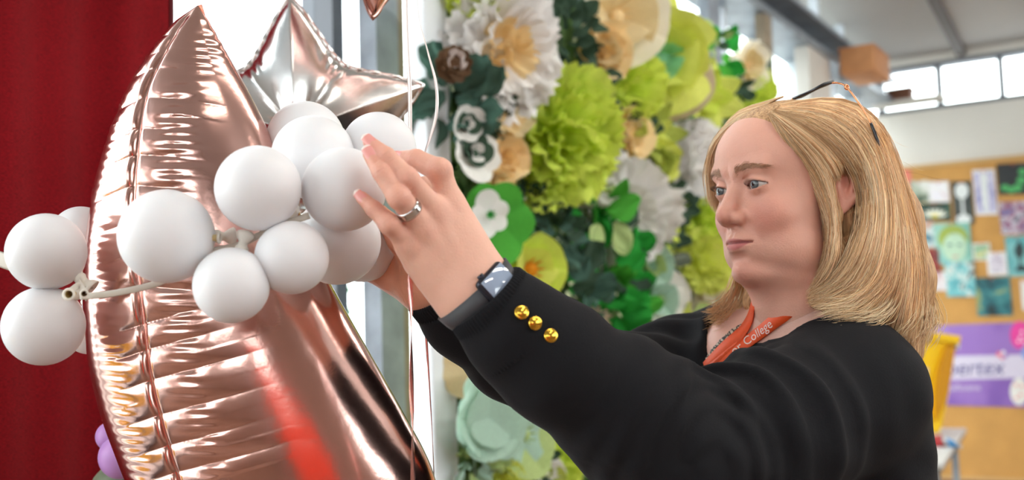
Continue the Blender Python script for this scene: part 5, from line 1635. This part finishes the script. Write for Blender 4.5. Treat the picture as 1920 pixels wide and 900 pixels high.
def hull_mat():
    m = bpy.data.materials.new('hair_underlayer'); m.use_nodes = True
    nt = m.node_tree; b = nt.nodes['Principled BSDF']
    tc = nt.nodes.new('ShaderNodeTexCoord'); mp = nt.nodes.new('ShaderNodeMapping'); mp.inputs['Scale'].default_value = (130, 130, 9)
    nz = nt.nodes.new('ShaderNodeTexNoise'); nz.inputs['Scale'].default_value = 3; nz.inputs['Detail'].default_value = 4; nz.inputs['Distortion'].default_value = .5
    nt.links.new(tc.outputs['Object'], mp.inputs['Vector']); nt.links.new(mp.outputs['Vector'], nz.inputs['Vector'])
    rp = nt.nodes.new('ShaderNodeValToRGB'); rp.color_ramp.elements[0].position = .3; rp.color_ramp.elements[1].position = .7
    rp.color_ramp.elements[0].color = srgb(150, 104, 66) + (1,); rp.color_ramp.elements[1].color = srgb(222, 180, 130) + (1,)
    nt.links.new(nz.outputs['Fac'], rp.inputs['Fac']); nt.links.new(rp.outputs['Color'], b.inputs['Base Color'])
    bp = nt.nodes.new('ShaderNodeBump'); bp.inputs['Strength'].default_value = .6; bp.inputs['Distance'].default_value = .004
    nt.links.new(nz.outputs['Fac'], bp.inputs['Height']); nt.links.new(bp.outputs['Normal'], b.inputs['Normal']); b.inputs['Roughness'].default_value = .5
    return m
hair = link_p('hair', np_mesh('hair', from_head(Vq), Qq, hull_mat()))
plabel(hair, 'shoulder-length blonde hair tucked behind the ear')
def zp(l): return [(1300 + x / 1.8, 150 + y / 1.8) for x, y in l]
GUIDES = [zp(l) for l in (
 [(255, 116), (292, 185), (345, 270), (396, 350), (436, 440), (458, 520), (450, 600), (400, 680), (310, 742)],
 [(262, 110), (330, 170), (410, 245), (462, 330), (476, 420), (482, 510), (468, 610), (415, 695), (292, 752)],
 [(270, 105), (370, 145), (470, 215), (540, 305), (566, 400), (556, 500), (520, 600), (450, 690), (290, 765)],
 [(280, 98), (395, 110), (505, 165), (578, 265), (608, 385), (602, 510), (565, 620), (490, 712), (330, 772)],
 [(290, 92), (415, 84), (535, 115), (618, 210), (664, 335), (680, 470), (668, 610), (610, 715), (470, 768)],
 [(294, 88), (422, 74), (540, 96), (628, 185), (680, 315), (710, 450), (730, 600), (722, 730), (690, 860)],
 [(298, 86), (430, 66), (545, 80), (635, 160), (692, 295), (730, 430), (768, 570), (778, 710), (758, 890)])]
GK = np.stack([catmull([(x, y, 0) for x, y in g], 16)[:, :2] for g in GUIDES])
def sample_guides(t):
    t = np.clip(t, 0, len(GK) - 1.001); i = t.astype(int); f = (t - i)[:, None, None]
    return GK[i] * (1 - f) + GK[i + 1] * f
NS = 8600
t = rgh.random(NS) * (len(GK) - 1)
gap = (t > 1.05) & (t < 1.85)            # leave the ear showing
pxy = sample_guides(t)
clump = rgh.integers(0, 420, NS)
cl_off = rgh.normal(size=(420, 2)) * 3.2; cl_ph = rgh.random((420, 2)) * 6.28
u = np.linspace(0, 1, 16)
pxy = pxy + cl_off[clump][:, None, :] * (.3 + u)[None, :, None] + rgh.normal(size=(NS, 1, 2)) * 2.0 * (.3 + u)[None, :, None]
pxy[..., 0] += 3.0 * np.sin(u * 7 + cl_ph[clump][:, :1]) * u
pxy[..., 1] += 2.0 * np.sin(u * 6 + cl_ph[clump][:, 1:]) * u
endc = (.74 + .34 * rgh.random(NS)).clip(0, 1)
endc = np.where(gap, .37 + .03 * rgh.random(NS), endc)
start = np.where((rgh.random(NS) < .35) & ~gap, rgh.random(NS) * .45, 0)
uu = start[:, None] + (endc - start)[:, None] * u[None]
pxy = np.stack([np.stack([np.interp(uu[i], u, pxy[i, :, c]) for c in (0, 1)], -1) for i in range(NS)])
GX, GY = np.arange(1300, 1790, 5.0), np.arange(165, 690, 5.0)
gxy = np.stack(np.meshgrid(GX, GY, indexing='ij'), -1).reshape(-1, 2)
gd, miss = march(lambda p: f_hull(to_head(p)), gxy, 1.0, 1.6, 70)
gd = gd.reshape(len(GX), len(GY))
fx = np.clip((pxy[..., 0] - 1300) / 5, 0, len(GX) - 1.01); fy = np.clip((pxy[..., 1] - 165) / 5, 0, len(GY) - 1.01)
ix, iy = fx.astype(int), fy.astype(int); fx, fy = fx - ix, fy - iy
dep = (gd[ix, iy] * (1 - fx) + gd[ix + 1, iy] * fx) * (1 - fy) + (gd[ix, iy + 1] * (1 - fx) + gd[ix + 1, iy + 1] * fx) * fy
# smooth depth along each strand, lift strands by a little
for _ in range(3): dep[:, 1:-1] = (dep[:, :-2] + dep[:, 1:-1] * 2 + dep[:, 2:]) / 4
dep = dep + (rgh.random((NS, 1)) * .007 - .0055)
Dv = np.array(_F) + ((pxy[..., 0:1] - 960) / FPX) * np.array(CR) - ((pxy[..., 1:2] - 450) / FPX) * np.array(CU)
paths = np.array(CAM) + Dv * dep[..., None]
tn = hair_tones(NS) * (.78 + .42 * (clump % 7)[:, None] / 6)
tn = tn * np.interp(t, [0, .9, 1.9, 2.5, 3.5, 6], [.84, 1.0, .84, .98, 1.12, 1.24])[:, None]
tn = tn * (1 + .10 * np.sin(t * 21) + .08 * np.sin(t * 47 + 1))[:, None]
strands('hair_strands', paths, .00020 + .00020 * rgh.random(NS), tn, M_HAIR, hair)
# far side: fringe framing the far cheek and ends over the far shoulder, mirrored sweep over the far half
def loft(gl, n, jit, label, light=.1, rad=.00034):
    G_ = np.stack([catmull(g, 14) for g in gl])
    t = rgh.random(n) * (len(gl) - 1.001); i = t.astype(int); f = (t - i)[:, None, None]
    pth = G_[i] * (1 - f) + G_[i + 1] * f
    uu_ = np.linspace(0, 1, 14)
    pth = pth + rgh.normal(size=(n, 1, 3)) * jit * (.3 + uu_)[None, :, None]
    ph = rgh.random((n, 3)) * 6.28
    for c in range(3): pth[..., c] += jit * .8 * np.sin(uu_[None] * 6 + ph[:, c:c + 1]) * uu_[None]
    return strands(label, from_head(pth), rad + .0002 * rgh.random(n), hair_tones(n, light), M_HAIR, hair)
loft([[(-.014, -.026, .091), (.020, -.010, .082), (.047, .000, .060), (.061, .003, .030), (.066, -.002, -.006)],
      [(-.013, -.034, .097), (.026, -.017, .089), (.055, -.008, .062), (.069, -.010, .025), (.074, -.020, -.020)],
      [(-.012, -.046, .104), (.034, -.031, .097), (.066, -.026, .062), (.080, -.036, .010), (.080, -.052, -.060)],
      [(-.010, -.066, .110), (.044, -.060, .101), (.079, -.062, .052), (.086, -.075, -.02), (.082, -.080, -.11)]], 1200, .0018, 'far_side_strands', .25, .00026)
loft([[(.070, -.045, -.06), (.072, -.038, -.095), (.074, -.026, -.122), (.072, -.006, -.138), (.066, .012, -.141)],
      [(.074, -.060, -.06), (.077, -.050, -.105), (.078, -.034, -.135), (.076, -.012, -.150), (.070, .010, -.153)],
      [(.078, -.075, -.06), (.082, -.068, -.11), (.084, -.055, -.145), (.080, -.035, -.162), (.075, -.010, -.168)]], 170, .0035, 'far_hair_ends', .35, .00024)
loft([[(-.084, -.10, -.085), (-.088, -.088, -.122), (-.086, -.060, -.142), (-.079, -.028, -.147)],
      [(-.090, -.12, -.09), (-.096, -.105, -.132), (-.094, -.078, -.153), (-.086, -.045, -.158)],
      [(-.096, -.14, -.09), (-.104, -.130, -.138), (-.104, -.105, -.160), (-.098, -.078, -.166)]], 260, .0042, 'near_hair_ends', .3, .00022)
loft([[(-.108, -.13, -.10), (-.116, -.140, -.135), (-.116, -.136, -.162), (-.110, -.120, -.180)],
      [(-.088, -.18, -.10), (-.090, -.195, -.140), (-.096, -.190, -.172), (-.094, -.175, -.192)],
      [(-.010, -.20, -.10), (-.012, -.212, -.145), (-.018, -.205, -.175), (-.025, -.190, -.195)]], 460, .005, 'nape_hair_ends', .25, .00024)
# loose flyaway hairs
fly = []
for k in range(46):
    a = rgh.random() * 3.0; r0 = .1
    b0 = np.array([-.07 + .12 * rgh.random(), -.08 - .12 * rgh.random(), .09 - .24 * rgh.random()])
    b0 = b0 / np.array([.09, .115, .1]); b0 /= np.linalg.norm(b0); b0 = b0 * np.array([.09, .112, .092]) + np.array([0, -.078, .02])
    dirn = np.array([-.3, -.6, .0]) + rgh.normal(size=3) * .5; dirn[2] -= .5
    fly.append(np.stack([b0 + dirn * .055 * v_ + np.array([0, -.012 * math.sin(v_ * 3), .006 * math.sin(v_ * 5)]) for v_ in np.linspace(0, 1, 12)]))
strands('flyaway_hairs', from_head(np.array(fly)), np.full(46, .00016), hair_tones(46, .2), M_HAIR, hair)

# --- cardigan
def knit_mat(name, col, scale=420.0):
    m = bpy.data.materials.new(name); m.use_nodes = True
    nt = m.node_tree; b = nt.nodes['Principled BSDF']
    tc = nt.nodes.new('ShaderNodeTexCoord')
    nz = nt.nodes.new('ShaderNodeTexNoise'); nz.inputs['Scale'].default_value = scale; nz.inputs['Detail'].default_value = 3
    nt.links.new(tc.outputs['Object'], nz.inputs['Vector'])
    bp = nt.nodes.new('ShaderNodeBump'); bp.inputs['Strength'].default_value = .35; bp.inputs['Distance'].default_value = .001
    nt.links.new(nz.outputs['Fac'], bp.inputs['Height']); nt.links.new(bp.outputs['Normal'], b.inputs['Normal'])
    b.inputs['Base Color'].default_value = tuple(col) + (1,); b.inputs['Roughness'].default_value = .85; b.inputs['Specular IOR Level'].default_value = .15
    b.inputs['Sheen Weight'].default_value = .02; b.inputs['Sheen Roughness'].default_value = .5
    return m
M_KNIT = knit_mat('black_knit', srgb(25, 25, 28))
lo, hi = bbox(allp, .16)
Vc, Qc = surface_nets(f_card, lo, hi, .0034, 4)
cardi = link_p('cardigan', np_mesh('cardigan', Vc, Qc, M_KNIT))
plabel(cardi, 'black fine-knit cardigan with ribbed cuffs')
lo, hi = bbox([MID + TY * .05, NB], .22)
def blouse_mat():
    m = bpy.data.materials.new('snake_print_blouse'); m.use_nodes = True
    nt = m.node_tree; b = nt.nodes['Principled BSDF']
    tc = nt.nodes.new('ShaderNodeTexCoord'); vo = nt.nodes.new('ShaderNodeTexVoronoi'); vo.feature = 'DISTANCE_TO_EDGE'; vo.inputs['Scale'].default_value = 190
    nt.links.new(tc.outputs['Object'], vo.inputs['Vector'])
    rp = nt.nodes.new('ShaderNodeValToRGB'); rp.color_ramp.elements[0].position = .10; rp.color_ramp.elements[1].position = .2
    rp.color_ramp.elements[0].color = srgb(46, 40, 38) + (1,); rp.color_ramp.elements[1].color = srgb(206, 190, 170) + (1,)
    nt.links.new(vo.outputs['Distance'], rp.inputs['Fac']); nt.links.new(rp.outputs['Color'], b.inputs['Base Color']); b.inputs['Roughness'].default_value = .6
    return m
Vc2, Qc2 = surface_nets(f_blouse, lo, hi, .0035)
bl = link_p('blouse', np_mesh('blouse', Vc2, Qc2, blouse_mat())); plabel(bl, 'snake-print blouse under the cardigan')
# ribbed cuffs
def cuff(A_, name, r0, r1, l0, l1, ribs, fold):
    a, b = Vector(A_[0]), Vector(A_[1])
    ax = (b - a).normalized(); x, y, n = frame_of(ax)
    V, Fc = [], []; seg = ribs * 4; rows = []
    for s_, r_ in ((l0 + .004, r0 - .007), (l0, r0 - .004), (l0 - .0005, r0 - .001), (l0 + .002, r0 + .0012)) + tuple((l0 + .002 + (l1 - l0) * k / 10, r0 + .0015 + (r1 - r0) * k / 10) for k in range(1, 10)) + ((l1 - .0005, r1 + .001), (l1 + .0012, r1 - .002), (l1 + .0008, r1 - .008)):
        rows.append((s_, r_))
    for s_, r_ in rows:
        for k in range(seg):
            t = 2 * math.pi * k / seg
            rr = r_ + .0009 * math.cos(ribs * t)
            V.append(a + n * s_ + (x * math.cos(t) + y * math.sin(t)) * rr)
    for i in range(len(rows) - 1):
        for k in range(seg):
            k2 = (k + 1) % seg
            Fc.append((i * seg + k, i * seg + k2, (i + 1) * seg + k2, (i + 1) * seg + k))
    return part(name, V, Fc, M_KNIT, cardi)
W0 = P(905, 552, 1.0); W1_ = P(955, 607, 1.004); W2_ = P(1032, 671, 1.02)
cuff((P(909, 557, .999), W1_), 'turned_back_cuff', .0412, .0492, 0, .056, 70, True)
cuff((W1_, W2_), 'ribbed_cuff', .0455, .0575, -.004, .058, 84, False)
cuff((P(814, 536, 1.140), P(880, 590, 1.17)), 'ribbed_cuff', .0360, .0475, -.004, .055, 64, False)
# gold buttons on the cuff
M_GOLD = mat('polished_gold', srgb(232, 184, 70), .18, metal=1.0)
def f_cuffs(p):
    return np.minimum(s_cone(p, npv(P(909, 557, .999)), npv(W1_), .0430, .0510), s_cone(p, npv(W1_), npv(W2_), .0480, .0595))
for px_, py_ in ((977, 587), (1001, 606), (1031, 630)):
    dd, _ = march(f_cuffs, np.array([[px_, py_]]), .85, 1.2, 120)
    c = P(px_, py_, float(dd[0])); h = 1e-4
    g = np.array([f_cuffs(npv(c)[None] + np.eye(3)[i] * h)[0] - f_cuffs(npv(c)[None] - np.eye(3)[i] * h)[0] for i in range(3)])
    v, f = lathe_vf(c, Vector(g), [(.0063, -.001), (.0066, .0030), (.0060, .0042), (.0052, .0038), (.0044, .0046), (.0024, .0054), (.0003, .0056)], 28)
    o = part('gold_button', v, f, M_GOLD, cardi); plabel(o, 'domed gold button')
# --- watch
AXW = (W1_ - W0).normalized()
nW = (-_F * .75 + (CR * .61 + CU * .79) * .62); nW = (nW - AXW * nW.dot(AXW)).normalized(); sW = AXW.cross(nW).normalized()
WC = P(901, 556, 1.0)
M_WCASE = mat('dark_watch_case', srgb(52, 54, 64), .25, metal=.6); M_WSTRAP = mat('dark_grey_strap', srgb(58, 58, 62), .55)
M_WGLASS = mat('watch_glass', srgb(150, 166, 190), .05, spec=.8, coat=1.0)  # pale blue reflection on the screen put into its base colour
wt = person
V, Fc = box_vf(WC + nW * .0315, AXW, sW, nW, .0165, .0190, .0048); V, Fc = bevel_mesh(V, Fc, .0045, 4)
watch = part('watch', V, Fc, M_WCASE); plabel(watch, 'dark smart watch with grey strap')
V, Fc = box_vf(WC + nW * .0365, AXW, sW, nW, .0135, .0165, .0006); V, Fc = bevel_mesh(V, Fc, .0005, 1)
part('watch_screen', V, Fc, M_WGLASS, watch)
v, f = lathe_vf(WC + nW * .0315 - AXW * .0168 + sW * .008, -AXW, [(.0004, .0022), (.0032, .0020), (.0034, .0), (.0034, -.002)], 16); part('crown', v, f, M_WCASE, watch)
V, Fc = [], []
SEG = 72
tt_ = np.arange(SEG) * 2 * math.pi / SEG
rows_ = []
for a_ in (-.0105, 0.0, .0105):
    c_ = npv(WC + AXW * a_); D_ = np.cos(tt_)[:, None] * npv(nW) + np.sin(tt_)[:, None] * npv(sW)
    r_ = np.full(SEG, .050)
    for _ in range(60): r_ -= np.clip(f_lhand(c_ + D_ * r_[:, None]), -.002, .01) * .7
    r_ = np.convolve(np.concatenate([r_[-3:], r_, r_[:3]]), np.ones(7) / 7, 'valid') + .0012
    rows_.append((c_ + D_ * r_[:, None], c_ + D_ * (r_ + .0018)[:, None]))
for k in range(SEG):
    V += [rows_[0][0][k], rows_[0][1][k], rows_[1][1][k] , rows_[2][1][k], rows_[2][0][k]]
for k in range(SEG):
    k2 = (k + 1) % SEG
    for j in range(5): j2 = (j + 1) % 5; Fc.append((k * 5 + j, k2 * 5 + j, k2 * 5 + j2, k * 5 + j2))
part('watch_strap', V, Fc, M_WSTRAP, watch)
# --- ring
a, b = [Vector(v_) for v_ in chain_px(LF['ring'][0])[:2]]
rc = a + (b - a) * .64; rn = (b - a).normalized()
M_SIL = mat('polished_silver', srgb(214, 212, 210), .15, metal=1.0)
x, y, n = frame_of(rn); V, Fc = [], []
for k in range(48):
    t = 2 * math.pi * k / 48
    for s_, r_ in ((-.0042, .0104), (-.0044, .0112), (-.0022, .0117), (0, .0110), (.0022, .0117), (.0044, .0112), (.0042, .0104)):
        V.append(rc + n * s_ + (x * math.cos(t) + y * math.sin(t)) * (r_ + .0005))
for k in range(48):
    k2 = (k + 1) % 48
    for j in range(6): Fc.append((k * 7 + j, k * 7 + j + 1, k2 * 7 + j + 1, k2 * 7 + j))
o = part('ring', V, Fc, M_SIL); plabel(o, 'double-banded silver ring')
# --- nails
M_NAIL = mat('pink_nail', srgb(232, 158, 150), .22, spec=.6); M_NTIP = mat('white_nail_tip', srgb(236, 216, 206), .3)
for k, tw in (('index', (.1, .9)), ('middle', (.25, .8)), ('ring', (.15, .85)), ('pinky', (.05, .9))):
    pts = [Vector(v_) for v_ in chain_px(LF[k][0])]; r = LF[k][1][3]
    ax = (pts[3] - pts[2]).normalized()
    up = (-_F * tw[1] + (CU * .6 + CR * .6) * tw[0]); up = (up - ax * up.dot(ax)).normalized(); sd = ax.cross(up)
    for name, m_, u0, u1 in (('fingernail', M_NAIL, -.0068, .0046), ('nail_tip', M_NTIP, .0044, .0074)):
        V, Fc = [], []
        for i in range(9):
            uu_ = u0 + (u1 - u0) * i / 8
            hw = .80 * r * (math.sqrt(max(.04, 1 - (uu_ / .0076) ** 4)) if uu_ > 0 else .80 + .20 * math.sqrt(max(0, 1 - (uu_ / .0072) ** 2)))
            for j in range(9):
                th = (j / 8 * 2 - 1) * 1.05
                rad = r * 1.03 if uu_ < .002 else r * (1.03 - .22 * ((uu_ - .002) / .0055) ** 2)
                V.append(pts[3] + ax * uu_ + sd * (hw * math.sin(th) / math.sin(1.05)) + up * (rad * (.60 + .44 * math.cos(th))))
        for i in range(8):
            for j in range(8): q_ = i * 9 + j; Fc.append((q_, q_ + 1, q_ + 10, q_ + 9))
        part(name, V, Fc, m_)
# --- lanyard
M_LAN = mat('orange_lanyard', srgb(232, 84, 30), .55, var=.04, vscale=300)
def strap(pts, w, lift=.0016, n=40):
    q_ = catmull([(x, y, 0) for x, y in pts], n)[:, :2]
    dd, _ = march(lambda p: np.minimum(f_skin_coarse(p), f_blouse(p)), q_, .9, 1.6, 110)
    dd = np.convolve(np.pad(dd, 3, mode='edge'), np.ones(7) / 7, 'valid')
    pos = [P(q_[i, 0], q_[i, 1], dd[i]) for i in range(n)]
    out = []
    for i in range(n):
        h = 1e-3; p_ = npv(pos[i])
        g = Vector([float(f_skin_coarse((p_ + np.eye(3)[k] * h)[None])[0] - f_skin_coarse((p_ - np.eye(3)[k] * h)[None])[0]) for k in range(3)]).normalized()
        t_ = (pos[min(i + 1, n - 1)] - pos[max(i - 1, 0)]).normalized()
        g = (g - t_ * g.dot(t_)).normalized()
        out.append((pos[i] + g * lift, t_, g, t_.cross(g)))
    return out
lan = None
S1 = strap([(1478, 584), (1450, 606), (1420, 630), (1385, 655), (1350, 683), (1318, 708)], .008)
S2 = strap([(1416, 568), (1408, 598), (1392, 624), (1362, 652), (1335, 680), (1314, 704)], .008)
def strap_mesh(S, w, name):
    V, Fc = [], []
    for p_, t_, g, s_ in S: V += [p_ - s_ * w, p_ + s_ * w, p_ + s_ * w + g * .0012, p_ - s_ * w + g * .0012]
    for i in range(len(S) - 1):
        for j in range(4): j2 = (j + 1) % 4; Fc.append((i * 4 + j, i * 4 + j2, i * 4 + 4 + j2, i * 4 + 4 + j))
    return part(name, V, Fc, M_LAN)
lan = strap_mesh(S1, .0085, 'lanyard'); plabel(lan, 'orange lanyard strap with white lettering')
strap_mesh(S2, .0085, 'lanyard')
# lettering runs up the near strap
V, Fc = text_vf('or College', 1.0, 0)
wx = max(v_.x for v_ in V)
seglen = np.cumsum([0] + [(S1[i + 1][0] - S1[i][0]).length for i in range(len(S1) - 1)])
def along(sdist, off):
    i = int(np.clip(np.searchsorted(seglen, sdist) - 1, 0, len(S1) - 2)); f_ = (sdist - seglen[i]) / (seglen[i + 1] - seglen[i])
    p_ = S1[i][0].lerp(S1[i + 1][0], f_); g = S1[i][2]; s_ = S1[i][3]
    return p_ + s_ * off + g * .0016
Lm = .062; sc_t = Lm / wx; s_end = seglen[-1] * .18
sgn = 1 if (S1[10][3].dot(CU) > 0) else -1
part('lettering', [along(s_end + Lm - v_.x * sc_t, sgn * (v_.y * sc_t * 1.15 - .0045)) for v_ in V], Fc, mat('lanyard_white', srgb(232, 214, 206), .5), lan, smooth=False)
# --- glasses pushed up on the head
M_BLKF = mat('black_spectacle_frame', srgb(20, 20, 24), .25); M_RGOLD = mat('rose_gold_metal', srgb(214, 150, 110), .2, metal=1.0)
gl = None
def hp(x, y, z): return Vector(from_head(np.array([x, y, z])))
for sg in (-1, 1):
    rim = [hp(sg * (.034 + .026 * math.copysign(abs(math.cos(t)) ** .7, math.cos(t))), -.090 + .016 * math.copysign(abs(math.sin(t)) ** .7, math.sin(t)), .1165 - .006 * math.sin(t) - .12 * (sg * (.034 + .026 * math.cos(t)) + .06)) for t in np.linspace(0, 2 * math.pi, 41)]
    v, f = tube_vf(rim, .0019, 8, closed_ends=False)
    if gl is None: gl = part('glasses', v, f, M_BLKF); plabel(gl, 'black-rimmed glasses with rose-gold temples pushed up on the hair')
    else: part('rim', v, f, M_BLKF, gl)
    c = sum(rim[:-1], Vector((0, 0, 0))) / 40
    V = [c] + rim[:-1]; Fc = [(0, 1 + k, 1 + (k + 1) % 40) for k in range(40)]
    part('lens', V, Fc, GLASS, gl)
    tmp = [hp(sg * .061, -.094, .1165 - .07 * (sg + 1) * .1), hp(sg * .0655, -.101, .1155), hp(sg * .074, -.104, .109), hp(sg * .0870, -.109, .086), hp(sg * .0985, -.112, .062), hp(sg * .1030, -.116, .038), hp(sg * .101, -.121, .010)]
    v, f = tube_vf([Vector(q_) for q_ in catmull(tmp, 30)], .0011, 8); part('temple', v, f, M_RGOLD, gl)
    v, f = lathe_vf(tmp[2], HX.tolist(), [(.0028 + .0011 * math.cos(t), .0011 * math.sin(t)) for t in np.linspace(0, 2 * math.pi, 11)], 18); part('hinge_ring', v, f, M_RGOLD, gl)
    v, f = tube_vf([Vector(q_) for q_ in catmull(tmp[4:], 10)], .0019, 8); part('temple_tip', v, f, M_BLKF, gl)
v, f = tube_vf([hp(.009, -.092, .1085), hp(0, -.090, .111), hp(-.009, -.092, .1105)], .0016, 8); part('bridge', v, f, M_RGOLD, gl)
